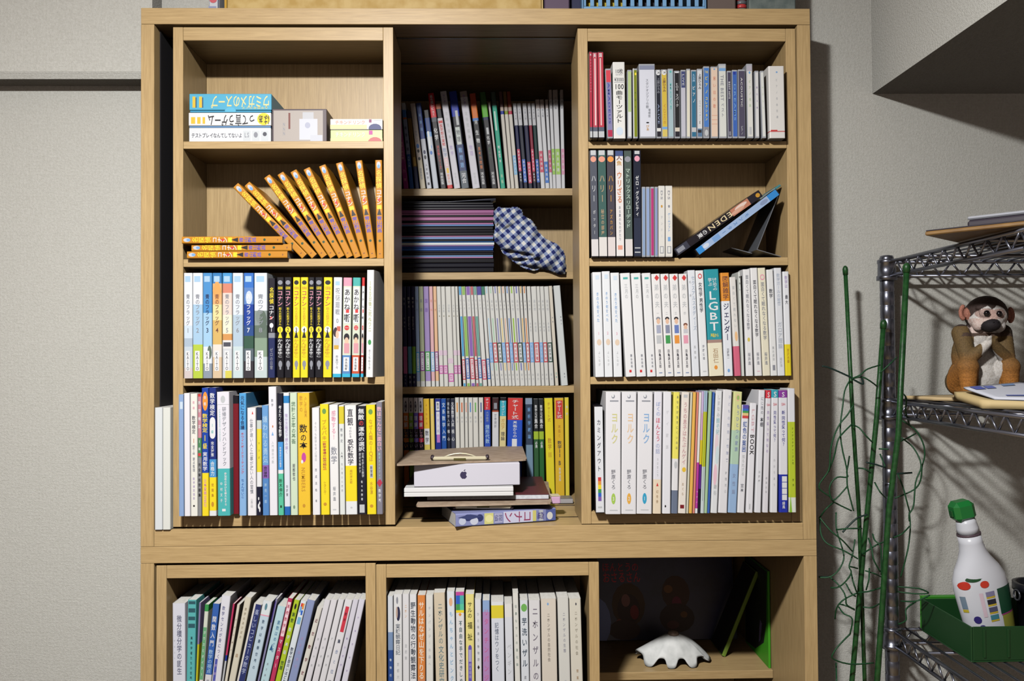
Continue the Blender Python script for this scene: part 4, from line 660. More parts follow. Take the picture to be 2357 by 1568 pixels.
R4 += [
 A(790, 885, 768, 875, 62, [(.72, '#e7e6ee'), (1, '#ecdcc2')], 'white book with beige foot and coloured title', [('ぼくの', .08, .2, '#a9b4dc', .6), ('ほんとう', .21, .41, '#d65a72', .6), ('の話', .42, .51, '#b4bcdc', .6), ('うさきこう', .54, .7, 'lgy', .25), ('t', .35, .65, .745, .775, 'rd'), ('幻冬舎', .8, .92, 'tan', .3)]),
 A(896, 992, 878, 985, 62, [(1, '#e9e9ee')], 'blank white book', [('e', .25, .45, .93, .95, 'k'), ('ゲイ家族', .12, .5, '#d9dae0', .35)]),
 A(1000, 1105, 988, 1062, 65, [(.55, '#efe56a'), (.81, '#e9e8ea'), (1, '#6f7a90')], 'book banded yellow, white and slate', [('あなたが生きにくいのは', .02, .48, '#7f8470', .35, .65), ('e', .3, .8, .57, .63, 'lgy')]),
 A(1110, 1205, 1068, 1158, 65, [(1, '#ece4da')], 'cream book with pink title and yellow sun', [('r', .2, .75, .02, .045, 'lgy'), ('うちの息子はたぶんゲイ', .08, .6, '#d0a0a4', .55), ('e', .3, .85, .62, .66, '#eac23a'), ('おくら', .74, .86, 'tan', .3), ('r', .2, .75, .93, .96, 'dr')]),
 A(1210, 1240, 1164, 1186, 68, [(1, '#d5d2be')], 'slim cream booklet'),
 A(1243, 1280, 1190, 1235, 68, [(1, '#eab85a')], 'slim amber booklet'),
 A(1283, 1316, 1238, 1262, 68, [(1, '#dc8a78')], 'slim salmon booklet'),
 A(1319, 1348, 1265, 1296, 70, [(.58, '#e6e2de'), (.96, '#b83fa0'), (1, 'w')], 'slim booklet white above, magenta below', [('せかい', .8, .93, 'w', .5)]),
 A(72, 98, 32, 60, 105, [(.18, '#c9b4d8'), (.4, '#cfa8c4'), (.6, '#d8c430'), (.8, '#5a2a86'), (1, '#1c1b2a')], 'slim booklet lilac, yellow, purple, black', o=o2),
 A(100, 148, 62, 102, 100, [(.17, '#a9c0d8'), (.62, '#c4c82c'), (1, '#c9d4d6')], 'slim booklet with mustard middle', [('r', .35, .45, 0, .9, '#4a7a5a')], o=o2),
 A(160, 192, 104, 138, 102, [(1, '#a9c8a0')], 'slim sage green booklet', o=o2),
 A(196, 230, 140, 165, 115, [(1, '#3f68b8')], 'slim cobalt blue booklet', [('レインボー', .02, .28, 'sb', .5)], o=o2),
 A(236, 310, 170, 258, 95, [(1, '#e4e6e8')], 'white picture book with pastel figures', [('しまなみ', .03, .22, 'lgy', .5), ('誰そ彼', .22, .36, '#a9cfd6', .6), ('e', .1, .7, .34, .55, '#e8d2d8'), ('e', .3, .9, .45, .6, '#cfe0e4'), ('e', .1, .7, .6, .78, '#ecc4d2'), ('鎌谷', .76, .86, 'lgy', .5)], o=o2),
 A(314, 424, 262, 362, 85, [(1, '#e6e5e8')], 'white book with thin lilac title line', [('子どもの性同一性障害', .03, .6, '#b9bed4', .3, .75), ('針間克己', .65, .85, 'lgy', .25, .7)], o=o2),
 A(432, 540, 372, 468, 105, [(.32, '#d9dc9a'), (.6, '#b4d0b8'), (1, '#9ab8dc')], 'book fading from yellow through green to blue', [('e', .25, .75, .02, .08, '#eac0a0'), ('e', .35, .7, .03, .07, '#9cbc6a'), ('もうひとつの家族', .1, .5, 'gb', .4, .6), ('女性編', .66, .86, 'gb', .4)], o=o2),
 A(532, 612, 472, 562, 255, [(1, '#e8e8ec')], 'white book with rainbow head', [('r', .05, .95, .0, .035, '#5a4fa8'), ('r', .05, .95, .035, .055, '#3a6ac4'), ('r', .05, .95, .055, .075, 'gn'), ('r', .05, .95, .075, .1, '#e6c88a'), ('r', .05, .95, .1, .125, '#d24a4a'), ('虹色の貧困', .15, .44, '#3a5ca8', .62), ('知られざる', .46, .66, 'lgy', .4), ('宮本', .73, .81, 'gy', .5)], o=o2),
 A(620, 700, 575, 652, 235, [(1, '#e9e9ee')], 'white book with bold black word', [('LGBT', .05, .27, '#d8b0b8', .5, .5, 'cw'), ('BOOK', .285, .48, 'k', .78, .5, 'cw'), ('r', .4, .6, .92, .97, 'lgy')], o=o2),
 A(722, 790, 664, 752, 90, [(1, '#e6e7ec')], 'white book with small dark title', [('にじ色の', .05, .2, 'gy', .45, .6), ('本棚', .22, .3, 'dgy', .55, .6), ('加藤慶', .65, .76, 'lgy', .3)], o=o2),
 A(800, 862, 757, 832, 92, [(.065, '#d03a48'), (1, '#e3e1e6')], 'white book with red head square', [('S', .01, .06, 'w', .5, .5, 'h'), ('Q&A', .085, .15, '#d64a5a', .7, .5, 'h'), ('同性愛って何なの', .16, .52, 'lp', .45), ('緑風出版', .7, .85, 'lgy', .3)], o=o2),
 A(870, 946, 838, 940, 85, [(.065, '#3aa4b8'), (1, '#e6e6ea')], 'white book with turquoise head square', [('S', .01, .06, 'w', .5, .5, 'h'), ('Q&A', .085, .15, '#d64a5a', .6, .5, 'h'), ('同性愛って何？', .17, .43, '#6a6aa8', .42), ('わかりあう', .55, .8, 'lgy', .3)], o=o2),
 A(952, 1055, 944, 1055, 92, [(.06, '#8a3f9c'), (.69, '#e4e4ea'), (1, '#2a38a8')], 'white book with violet head, navy foot', [('S', .01, .055, 'w', .4, .5, 'h'), ('Q&A', .08, .145, '#d64a5a', .5, .5, 'h'), ('新', .165, .2, '#5a5aa0', .42), ('同性愛って何？', .21, .46, '#5a5aa0', .42), ('r', .3, .9, .705, .75, 'w'), ('r', .3, .9, .755, .8, 'w'), ('r', .3, .9, .805, .85, 'w'), ('r', .3, .9, .855, .9, 'w'), ('緑風', .91, .97, 'w', .35)], o=o2),
 A(1058, 1162, 1062, 1178, 72, [(.27, '#e2e3e8'), (.88, '#bccd38'), (1, '#e2e6dc')], 'white book with broad lime band', [('クィアスタディーズ入門', .31, .62, '#6a7a1a', .25, .6), ('晃洋', .72, .8, '#6a7a1a', .25, .6), ('t', .0, .4, .85, 1, '#8ac03a')], o=o2),
]
shelf_row(R4, -0.020, ZR[3], "on right unit's bottom shelf", 0.14, 1460, None, xmin=XR0+.0178, xmax=XR1-.0178)

# ---- lower left unit
o = (390, 1320, 6.324); o2 = (610, 1320, 6.324)
L = [
 A(42, 228, 44, 238, 440, [(1, '#dfe1ec')], 'thick white maths history book', [('微分積分学の誕生', .1, .62, '#6c7088', .42, .55), ('デカルト', .3, .5, 'lgy', .12, .15), ('高瀬正仁', .7, .85, 'lgy', .25)]),
 A(262, 402, 246, 382, 390, [(1, '#5fb8b8')], 'teal book with dark title blocks', [('r', .1, .95, .01, .035, '#2c5a66'), ('r', .1, .95, .07, .105, '#2c5a66'), ('r', .1, .95, .14, .17, '#2c5a66'), ('r', .1, .95, .2, .235, '#2c5a66'), ('高数学者たちの世界', .3, .68, '#1c3a44', .28, .55), ('e', .3, .7, .81, .86, 'pp')]),
 A(420, 470, 385, 412, 430, [(.36, '#8a7ea8'), (1, '#c9c42a')], 'thin booklet violet above, yellow below'),
 A(502, 578, 416, 494, 455, [(.06, 'gn'), (.62, '#d9ded0'), (1, '#e4e2dc')], 'white book with green lettering', [('r', .05, .95, .2, .66, '#6cae7c'), ('ガウスとオイラー', .22, .64, 'w', .6), ('若山正人', .7, .85, 'lgy', .4)]),
 A(640, 716, 500, 612, 442, [(.62, '#3a66b4'), (1, '#e0dfe2')], 'blue book with white lettering', [('関数入門', .1, .38, 'w', .7), ('数学の視点', .4, .61, 'lb', .7), ('岩波書店', .66, .8, 'gy', .5), ('r', .2, .8, .83, .87, 'cm')]),
 A(757, 905, 618, 762, 322, [(1, '#e4e4ec')], 'white book with blue strip, taller', [('数学センスが身につく', .08, .52, '#7074a0', .35, .4), ('r', .1, .4, .52, .96, '#5058b0'), ('問題演習方法', .54, .94, 'lp', .22, .25)]),
 A(922, 950, 768, 786, 445, [(.45, '#c23a64'), (.5, 'nb'), (1, 'lgy')], 'thin crimson booklet'),
 A(958, 1050, 790, 856, 455, [(.7, '#dcd5c4'), (1, '#4a1c24')], 'cream book with maroon foot', [('天才と異才の', .1, .5, '#a89080', .5), ('新書', .8, .94, 'sal', .4)]),
 A(1096, 1198, 859, 960, 342, [(1, '#dcd6c2')], 'cream book with faint title', [('数学のあけぼの', .08, .35, '#a89a80', .35), ('森', .45, .52, 'tan', .45)]),
 A(1232, 1350, 976, 1110, 440, [(1, '#e0ddd6')], 'white book with navy title strip', [('r', .25, 1, .0, .98, '#27336e'), ('楽しいコピュータ数学', .04, .62, '#aab4d4', .55, .62), ('岩波書店', .68, .95, '#c9cde0', .35, .62)]),
 A(1372, 1500, 1113, 1270, 392, [(.12, '#dfe6e8'), (.13, 'pk'), (1, '#c4d8e4')], 'pale blue book with ring emblem', [('e', .3, .6, .02, .08, '#5f8a98'), ('数学は最善世界の', .15, .6, '#3c5a78', .3, .5), ('みすず', .75, .9, 'gb', .25)]),
 A(128, 214, -110, -70, 372, [(1, '#8b88ac')], 'grey violet book behind its neighbours', [('r', .0, .5, .02, .2, 'dp')], o=o2),
 A(182, 318, -62, 66, 470, [(1, '#bcdbe2')], 'light cyan book with blue lettering', [('素数はめぐる', .12, .42, '#5a8ab0', .4, .6), ('西来路文朗', .5, .75, 'gy', .2, .4), ('t', .2, .6, .34, .4, '#2a5a88')], o=o2),
 A(322, 418, 70, 150, 360, [(1, '#c23c62')], 'crimson book with white title', [('r', .15, .9, .03, .32, '#f0d4dc'), ('高校数学の', .04, .31, 'cm', .6), ('マスター', .33, .6, 'w', .7), ('東京', .82, .9, 'pk', .4)], o=o2),
 A(424, 514, 152, 238, 382, [(1, '#b4cc34')], 'lime green book with black lettering', [('e', .3, .7, .03, .08, 'k'), ('算数', .1, .2, 'dg', .6), ('数学基礎', .22, .48, 'w', .55), ('問題', .52, .6, 'dg', .6), ('研究会編', .8, .97, 'dg', .5)], o=o2),
 A(520, 614, 240, 332, 395, [(1, '#dfe8ee')], 'white book with colourful squares at head', [('r', .2, .5, .02, .05, 'rd'), ('r', .5, .8, .02, .07, 'og'), ('r', .15, .5, .05, .1, 'sb'), ('r', .5, .8, .08, .12, 'bl'), ('r', .2, .8, .14, .2, '#7ab8dc'), ('数学が面白いほどわかる', .4, .78, '#2a3a5a', .55)], o=o2),
 A(620, 738, 336, 470, 380, [(1, '#8f9cc4')], 'wide periwinkle blue book', [('結城浩数学', .3, .6, 'lp', .3)], o=o2),
 A(760, 858, 482, 570, 492, [(1, '#dedbd2')], 'cream book with dark red characters', [('近世数学史談', .06, .78, '#7a2c40', .55)], o=o2),
 A(866, 958, 576, 682, 378, [(1, '#dfdde2')], 'white lecture volume beside the cream book', [('線型代数', .3, .6, 'lgy', .3)], o=o2, group='white lecture volumes'),
 A(962, 1058, 685, 788, 376, [(1, '#e0dee2')], 'white lecture volume, second of its set', [('解析概論', .3, .6, 'lgy', .3)], o=o2, group='white lecture volumes'),
 A(1062, 1168, 792, 888, 372, [(1, '#e1e0e3')], 'white lecture volume before the red label', [('群と表現', .3, .6, 'lgy', .3)], o=o2, group='white lecture volumes'),
 A(1172, 1288, 892, 1008, 370, [(1, '#e4e3e6')], 'white lecture volume with red label', [('r', .3, .8, .06, .28, '#cf3a4c'), ('数学', .1, .2, '#4a1c2c', .3, .55), ('集', .33, .39, '#2c3a58', .4), ('合', .42, .48, 'gb', .4), ('と', .51, .56, 'gb', .35), ('位', .59, .65, 'gb', .4), ('相', .68, .74, '#2c3a58', .4)], o=o2, group='white lecture volumes'),
 A(1292, 1378, 1012, 1108, 372, [(1, '#d9d7e2')], 'lilac white lecture volume after the red label', [('微分幾何', .3, .6, 'lp', .3)], o=o2, group='white lecture volumes'),
 A(1382, 1474, 1112, 1224, 372, [(1, '#dcdae6')], 'last white lecture volume by the panel', [('代数幾何学入門', .1, .9, 'lp', .25)], o=o2, group='white lecture volumes'),
]
shelf_row(L, 0.006, ZW, 'in lower left unit', 0.128, 1550, None, xmin=pt(359.5, 1430, YW).x+.0178, xmax=pt(865, 1430, YW).x-.0178)

# ---- lower middle unit
o = (880, 1330, 6.588); o2 = (1110, 1330, 6.588)
LM = [
 A(76, 164, 86, 169, 285, [(.3, '#d9dee4'), (.45, '#7f98bc'), (1, '#2f4f90')], 'book fading from white to navy', [('動物行動学入門', .5, .95, 'pb', .4)]),
 A(169, 299, 173, 304, 255, [(.92, '#e3e4e4'), (1, '#dcae3c')], 'white book with small bird picture', [('e', .3, .55, .02, .08, 'gy'), ('e', .3, .8, .1, .22, '#252a4c'), ('e', .25, .5, .1, .2, '#c0a89a'), ('実験観察日記', .24, .5, '#7c8490', .6), ('京都大学学術', .55, .86, 'lgy', .3)]),
 A(304, 405, 309, 412, 250, [(1, '#e2e2e4')], 'plain white book with pink specks', [('ニホン', .08, .2, 'pch', .4), ('自然誌', .4, .55, 'lgy', .4)]),
 A(409, 520, 415, 524, 255, [(1, '#e5e6e8')], 'white book with bold dark title', [('野生動物の行動観察法', .06, .7, '#3c4656', .75), ('井上英治', .73, .95, 'gy', .25)]),
 A(532, 652, 532, 656, 270, [(.7, '#e08a48'), (1, '#cf8a62')], 'orange book with white title', [('サルはなぜ山を下りる', .05, .7, '#f6ead8', .75), ('京都大学', .73, .95, 'lp', .3, .35)]),
 A(660, 770, 664, 774, 265, [(1, '#e3e2dc')], 'ivory book with pencil-thin title', [('チンパンジーの森へ', .08, .6, 'lgy', .35), ('松沢', .85, .95, 'lgy', .3)]),
 A(777, 948, 802, 988, 230, [(1, '#d9cbb2')], 'thick beige book with blue green title', [('ニホンザルの', .08, .42, '#7f8f8e', .45, .55), ('文化史研究', .43, .76, '#6f8a90', .5, .55), ('本谷勲', .82, .97, '#5a8a8a', .25)]),
 A(977, 1094, 997, 1120, 210, [(.95, '#e2e8ee'), (1, '#cc7ac0')], 'white book with blue handwritten title', [('e', .25, .75, .05, .12, '#e6b48c'), ('もんちゃんとピンクの', .15, .8, '#8ab8dc', .5), ('話', .8, .86, '#8ab8dc', .6)]),
 A(1100, 1249, 1124, 1259, 215, [(1, '#e6e4e4')], 'white book with rainbow square at head', [('r', .0, 1, .0, .03, 'mg'), ('r', .0, .5, .03, .1, 'bl'), ('r', .5, 1, .03, .1, 'te'), ('r', .0, .5, .1, .15, 'gn'), ('r', .5, 1, .1, .15, 'mint'), ('r', .0, 1, .15, .17, 'ye'), ('d', .3, .7, .17, .2, 'og'), ('不自由な手でだきしめて', .23, .8, '#3c6068', .45, .55), ('e', .25, .75, .85, .92, '#5a3a38'), ('e', .25, .55, .85, .9, '#d9a0a0')]),
 A(1257, 1394, 1266, 1399, 255, [(1, '#ece08c')], 'pale yellow book with violet capsule', [('サルの', .06, .2, '#4c4a28', .55), ('福祉', .21, .4, '#4c4a28', .6), ('e', .28, .72, .42, .47, '#6a58b8'), ('r', .28, .72, .445, .72, '#6a58b8'), ('e', .28, .72, .69, .745, '#6a58b8'), ('r', .34, .66, .46, .56, '#b4acd8'), ('飼育環境', .57, .7, '#b4acd8', .3), ('松沢', .78, .9, 'tan', .3)]),
 A(1402, 1499, 1407, 1515, 330, [(1, '#e3e4e8')], 'white book with small black bird mark', [('ひと味違う動物園', .1, .55, '#a4a8b0', .35), ('d', .3, .7, .57, .61, 'k'), ('京都', .72, .9, 'gy', .3)]),
 A(1507, 1640, 1522, 1640, 350, [(.1, '#93aed8'), (.8, '#b48cc0'), (1, '#c4ccd2')], 'mauve and blue patterned book', [('リタンチンパンジー', .06, .8, '#d26aa0', .65)]),
 A(132, 324, 147, 344, 370, [(.03, 'w'), (.145, '#e3d23e'), (1, '#dde1ea')], 'white book with yellow band near head', [('記憶はウソをつく', .18, .62, '#7f889a', .35, .42), ('横浜', .8, .9, 'lgy', .25, .5)], o=o2),
 A(337, 454, 350, 490, 400, [(.12, '#e8e6e2'), (.9, '#dee1e8'), (1, '#b48a7c')], 'white book with dog portrait at foot', [('ペンギン', .35, .65, '#c4c8cc', .55), ('e', .3, .8, .75, .88, '#3c3450'), ('e', .3, .6, .76, .84, '#d9b4b4')], o=o2),
 A(461, 546, 494, 582, 235, [(.76, '#e4e3dc'), (.92, '#1f2a38'), (1, '#dfe0e2')], 'taller white book with black label low', [('狂暴なサルの進化論', .08, .62, '#9aa8a0', .4), ('出版', .93, .99, 'gy', .4)], o=o2),
 A(568, 694, 592, 716, 345, [(.92, '#dfe4ea'), (1, '#b46a6c')], 'white book with green ball at head', [('e', .1, .9, .03, .1, '#72b45c'), ('芋洗いザル', .14, .6, '#34485c', .7), ('渡辺邦夫', .65, .88, 'gy', .3)], o=o2),
 A(702, 878, 722, 894, 345, [(1, '#e2e1e2')], 'white book with large slanted title', [('ニホンザルの風土', .04, .95, '#7c7684', .55, .55)], o=o2),
 A(888, 1120, 900, 1150, 322, [(1, '#dfd6c8')], 'wide cream book with tiny blue mark', [('d', .38, .52, .03, .06, 'sb'), ('ニホンザルの自然社会', .12, .55, '#a0988e', .2, .48), ('大学出版', .8, .92, 'tan', .15, .5)], o=o2),
 A(1138, 1308, 1168, 1340, 305, [(1, '#dcdbd4')], 'cream book with blue grey tiny title', [('ニホンザルの生態', .12, .48, '#a4a4b0', .25, .55), ('河合', .7, .8, 'lgy', .2, .55)], o=o2),
 A(1318, 1494, 1348, 1530, 322, [(1, '#dfdacb')], 'ivory book by the panel with dark dot', [('d', .5, .65, .03, .06, 'txt'), ('ニホンザルの社会', .1, .5, '#a49e8e', .25, .55), ('間直', .6, .72, 'tan', .2, .55)], o=o2),
]
shelf_row(LM, 0.004, ZW, 'in lower middle unit', 0.145, 1550, None, xmin=pt(866, 1430, YW).x+.0178, xmax=pt(1379.5, 1430, YW).x-.0178)

# ------------------------------------------------------------------ things on the left unit's top shelf
def front_box(name, label, cat, x0, x1, ytop, zb, Y, d, body, prints=[], lid=None, group=None, h=None, mbody=None):
    a, b = pt(x0, ytop, Y), pt(x1, ytop, Y); w = b.x-a.x; h = h or a.z-zb
    r = thing(name, label, cat, ((a.x+b.x)/2, Y, zb+.0002), group=group)
    q = MB()
    if lid:
        hl = h*lid[0]; q.box((-w/2+.0008, .0008, 0), (w/2-.0008, d-.0008, h-hl), mat(lid[1], .5), .0008); q.build('tray', r)
        q = MB(); q.box((-w/2, 0, h-hl+.0006), (w/2, d, h), mbody or mat(body, .45), .0008); q.build('lid', r)
    else:
        q.box((-w/2, 0, 0), (w/2, d, h), mbody or mat(body, .45), .0008); q.build('carton', r)
    if prints:
        q = MB(); print_on(q, w, h, prints); q.build('print', r, kind='stuff')
    return r, w, h
Y1 = 0.012
z3 = ZL[0]; hA = pt(530, 294.6, Y1).z-z3; hB = pt(530, 260.5, Y1).z-z3; hC = pt(530, 218, Y1).z-z3
front_box('game_box', 'white card game box at the bottom of the game stack', 'game box', 435, 623.6, 294.6, z3, Y1, .1, '#e3e6ea',
  [('テストプレイなんてしてないよ', .38, .7, 'dgy', .62, .34, 'h'), ('r', .66, .75, .2, .9, '#d2d8dc'), ('r', .77, .86, .2, .9, '#d2d8dc'), ('r', .88, .97, .2, .9, '#d2d8dc'), ('LS', .3, .7, 'gy', .06, .705, 'h'), ('e', .79, .84, .3, .7, 'gy'), ('e', .9, .95, .3, .6, 'dgy')], group='card games')
front_box('game_box', 'white card game box with yellow blob, middle of the game stack', 'game box', 434, 624, 260.5, z3+hA+.0004, Y1-.001, .1, '#e6e8ea',
  [('e', .83, .99, .02, .85, 'ye'), ('はぁ', .18, .8, 'k', .14, .91, 'h180'), ('って言うゲーム', .15, .85, 'k', .58, .52, 'h180'), ('r', .03, .08, .3, .75, 'yo'), ('r', .105, .145, .3, .75, 'yo'), ('r', .17, .2, .3, .75, 'yo')], lid=(.9, 'sb'), h=hB-hA, group='card games')
front_box('game_box', 'light blue card game box with yellow lettering on top of the game stack', 'game box', 435.6, 624.8, 218, z3+hB+.0008, Y1-.002, .1, '#4fb0d4',
  [('ウミガメのスープ', .1, .75, '#e6dc9a', .72, .62, 'h180'), ('水平思考クイズ', .7, .82, '#d6d890', .32, .8, 'h180'), ('e', .43, .57, .72, 1.2, '#5cbade'), ('r', .12, .155, .15, .75, 'yo'), ('r', .04, .075, .15, .75, 'yo'), ('r', .075, .09, .2, .75, '#2a5a7a'), ('r', .155, .17, .2, .75, '#2a5a7a')], lid=(.9, '#48a4cc'), h=hC-hB, group='card games')
r, w, h = front_box('tissue_carton', 'brown grey carton with a pale front and white card print', 'box', 626, 752, 251, z3, Y1+.004, .11, '#5a4c50',
  [('r', .03, .93, .05, .97, '#b4aba4'), ('r', .3, .335, .12, .6, '#7a4038'), ('r', .5, .83, .3, .92, '#d3d6e0'), ('r', .56, .76, .1, .3, '#c4c6cc'), ('r', .7, .92, .78, .96, '#cdd0da'), ('e', .6, .7, .4, .58, '#b4b8cc'), ('ZZZ', .4, .8, 'gy', .04, .22, 'cw')])
hS = pt(820, 299, Y1).z-z3
front_box('food_carton', 'green and yellow lower one of two small cartons by the panel', 'box', 760.5, 880.3, 299.5, z3, Y1, .06, '#c9d69a', [('r', 0, 1, .7, 1, '#e3dca0'), ('チキンドリンク', .2, .6, 'w', .58, .38, 'h'), ('e', .72, .99, .6, 1.5, '#c96a6a'), ('r', .74, .81, .05, .4, 'mg')], group='two small cartons')
front_box('food_carton', 'cream and white upper one of two small cartons by the panel', 'box', 760, 880.6, 274.5, z3+hS+.0004, Y1, .06, '#efe9e0', [('r', 0, .7, .55, .95, '#ecdca4'), ('チキンドリンク', .15, .5, 'sal', .58, .38, 'h'), ('e', .73, .98, .45, 1.35, '#3c4478'), ('r', .74, .79, .05, .35, '#8a3c6a'), ('r', .83, .97, .1, .18, 'lgy')], group='two small cartons', h=pt(820, 274.5, Y1).z-z3-hS)

# ------------------------------------------------------------------ discs leaning on the right unit's second shelf
P = lambda x, y, Y: pt(1330+x/4.285, 320+y/4.285, Y)
def lean_case(p0, p1, t, d, Y, bands, prints, label, kind='dvd', cat='dvd', name='dvd_case', lift=0):
    a, b = P(*p0, Y), P(*p1, Y); L_ = math.hypot(b.x-a.x, b.z-a.z); th = math.atan2(b.x-a.x, b.z-a.z)
    r = make_book(t, L_, d, bands, prints, label, kind=kind, cat=cat, name=name)
    r.rotation_euler = (0, th, 0); r.location = (a.x, Y, max(a.z, ZR[1]+abs(math.sin(th))*t/2+.0003)+lift)
    return r
lean_case((965, 1122), (1805, 533), .0135, .13, -.004, [(.13, 'kk'), (.34, '#c4836a'), (.86, '#1e1a22'), (1, '#3c3e4c')],
  [('e', .2, .8, .015, .06, 'go'), ('e', .1, .6, .16, .3, '#e8d0c4'), ('e', .4, .9, .2, .36, '#d8a890'), ('EDEN', .34, .62, '#e0cfa4', .85, .5, 'cw'), ('の東', .63, .74, 'w', .7), ('r', .2, .8, .9, .98, 'gy')], 'black film case with large gold capitals, leaning over the blue case')
lean_case((1172, 1122), (1975, 517), .0125, .125, -.002, [(.11, '#3a8fd8'), (.93, '#a3bce0'), (1, '#3a8fd8')], [('e', .2, .8, .13, .22, '#8a9cc0'), ('モンスター', .35, .7, '#5a8ac8', .5), ('r', .1, .9, .72, .8, '#7aa4d8'), ('e', .2, .8, .85, .92, '#d0daea')], 'pale blue film case with bright blue ends, leaning')
lean_case((1335, 932), (1998, 455), .0038, .088, .03, [(.08, '#4a8a90'), (1, '#8a9a98')], [], 'thin grey teal booklet sandwiched behind the two leaning cases', kind='paper', cat='booklet', name='booklet')
# bent metal bookend
r = thing('bookend', 'bent grey metal bookend standing by the leaning cases', 'bookend', (0, 0, 0))
STEEL = mat('#9aa0aa', .35, .7)
def plate(nm, a, b, y0, y1, th=.0012):
    d = (b-a); n = Vector((-d.z, 0, d.x)).normalized()*th
    q = MB(); vs = []
    for y in (y0, y1):
        for p in (a, b, b+n, a+n): vs.append((p.x, y, p.z))
    q.faces(vs, [(0, 1, 2, 3), (7, 6, 5, 4), (0, 4, 5, 1), (1, 5, 6, 2), (2, 6, 7, 3), (3, 7, 4, 0)], STEEL); q.build(nm, r)
f0 = P(1757, 1100, .02)
plate('upright_plate', f0, P(1962, 575, .02), .012, .11); zf = P(1990, 1158, .02); zf.z = ZR[1]+.0014
plate('base_plate', f0, zf, .012, .11); g0 = P(1500, 1040, .05); plate('tongue_plate', Vector((f0.x-.001, 0, f0.z-.002)), Vector((g0.x, 0, f0.z+.008)), .04, .1)

# ------------------------------------------------------------------ middle: lying magazines and the gingham bag
YB2 = 0.296
ZB = ZM['M2']; x1m = pt(1136, 560, YB2).x
layers = [('#16151e', 9), ('#1a1a26', 8), ('#15151c', 9), ('#c08ab4', 2.4), ('#7fa4d4', 3), ('#17171f', 5), ('#1d1d2a', 3.5), ('#3560ac', 4.2), ('#2a4a94', 3.8), ('#a585b8', 2.2), ('#e8ecec', 4.4), ('#3a6ea8', 2.2), ('#191922', 4.4), ('#8aa6d8', 4), ('#bf84ac', 2.2), ('#15141b', 7), ('#22222c', 3), ('#15151c', 7.5), ('#6a92c8', 3.2), ('#bc7fae', 2.8), ('#17161e', 4.4), ('#b678a4', 6.6), ('#16151d', 3.6), ('#b87aa6', 2.4), ('#a46696', 6.8), ('#17161e', 5), ('#1b1b28', 5), ('#15151b', 4)]
names_ = {'#e8ecec': 'glossy white'}
total = sum(t for _, t in layers); avail = pt(1030, 466, YB2).z-ZB; z = ZB+.0003
cn = lambda c: names_.get(c) or {'c': 'pink', 'b': 'pink', 'a': 'mauve', '7': 'light blue', '8': 'light blue', '6': 'light blue', '3': 'blue', '2': 'blue', '1': 'black'}[c[1]] if c not in ('#22222c',) else 'black'
for i, (c, t) in enumerate(layers):
    tt = t/total*avail; dx = random.uniform(-.0015, .0015); dy = random.uniform(0, .002)
    r = make_book(tt-.0002, .205, .14, [(1, c)], [], '%s magazine lying flat, %s from bottom of pile beside gingham bag' % (cn(c), ORD[i+1]), 'magazine', 'magazines in the dark pile', 'magazine', rough=.3, spec=.15)
    r.rotation_euler = (0, -math.pi/2, 0); r.location = (x1m+dx, YB2+dy, z+tt/2); z += tt
r = thing('plastic_sleeve', 'thin clear plastic sleeve curling on top of the magazine pile', 'sleeve', (0, 0, 0))
q = MB(); sh = mat('#6a6e7c', .15)
a0 = [pt(925+k*27, y, YB2-.001) for k, y in enumerate((467, 466.5, 466, 465.5, 464.5, 463, 461, 459, 457.5))]
vs = []
for p in a0:
    zz_ = max(p.z, z+.0006)
    vs += [(p.x, YB2-.001, zz_), (p.x, YB2+.12, zz_), (p.x, YB2-.001, zz_+.0006), (p.x, YB2+.12, zz_+.0006)]
fs = []
for k in range(len(a0)-1):
    b = k*4; fs += [(b, b+4, b+5, b+1), (b+2, b+3, b+7, b+6), (b, b+2, b+6, b+4), (b+1, b+5, b+7, b+3)]
fs += [(0, 1, 3, 2), (len(vs)-4, len(vs)-2, len(vs)-1, len(vs)-3)]
q.faces(vs, fs, sh, True); q.build('sheet', r)

def gingham():
    m = bpy.data.materials.new('gingham_cloth'); nt, b, N, L = nodes(m)
    uv = N('ShaderNodeUVMap'); sx = N('ShaderNodeSeparateXYZ'); L(uv.outputs[0], sx.inputs[0]); st_ = []
    for ax in (0, 1):
        f = N('ShaderNodeMath'); f.operation = 'FRACT'; L(sx.outputs[ax], f.inputs[0])
        g = N('ShaderNodeMath'); g.operation = 'GREATER_THAN'; g.inputs[1].default_value = .5; L(f.outputs[0], g.inputs[0]); st_.append(g)
    ad = N('ShaderNodeMath'); ad.operation = 'ADD'; L(st_[0].outputs[0], ad.inputs[0]); L(st_[1].outputs[0], ad.inputs[1])
    hf = N('ShaderNodeMath'); hf.operation = 'MULTIPLY'; hf.inputs[1].default_value = .5; L(ad.outputs[0], hf.inputs[0])
    r_ = N('ShaderNodeValToRGB'); r_.color_ramp.interpolation = 'CONSTANT'; L(hf.outputs[0], r_.inputs[0])
    e = r_.color_ramp.elements; e[0].position = 0; e[0].color = (*rgb('#e4e4de'), 1); e[1].position = .25; e[1].color = (*rgb('#8f9cc0'), 1)
    n_ = r_.color_ramp.elements.new(.75); n_.color = (*rgb('#1d2a6e'), 1)
    L(r_.outputs[0], b.inputs['Base Color']); b.inputs['Roughness'].default_value = .9
    return m
GING = gingham()
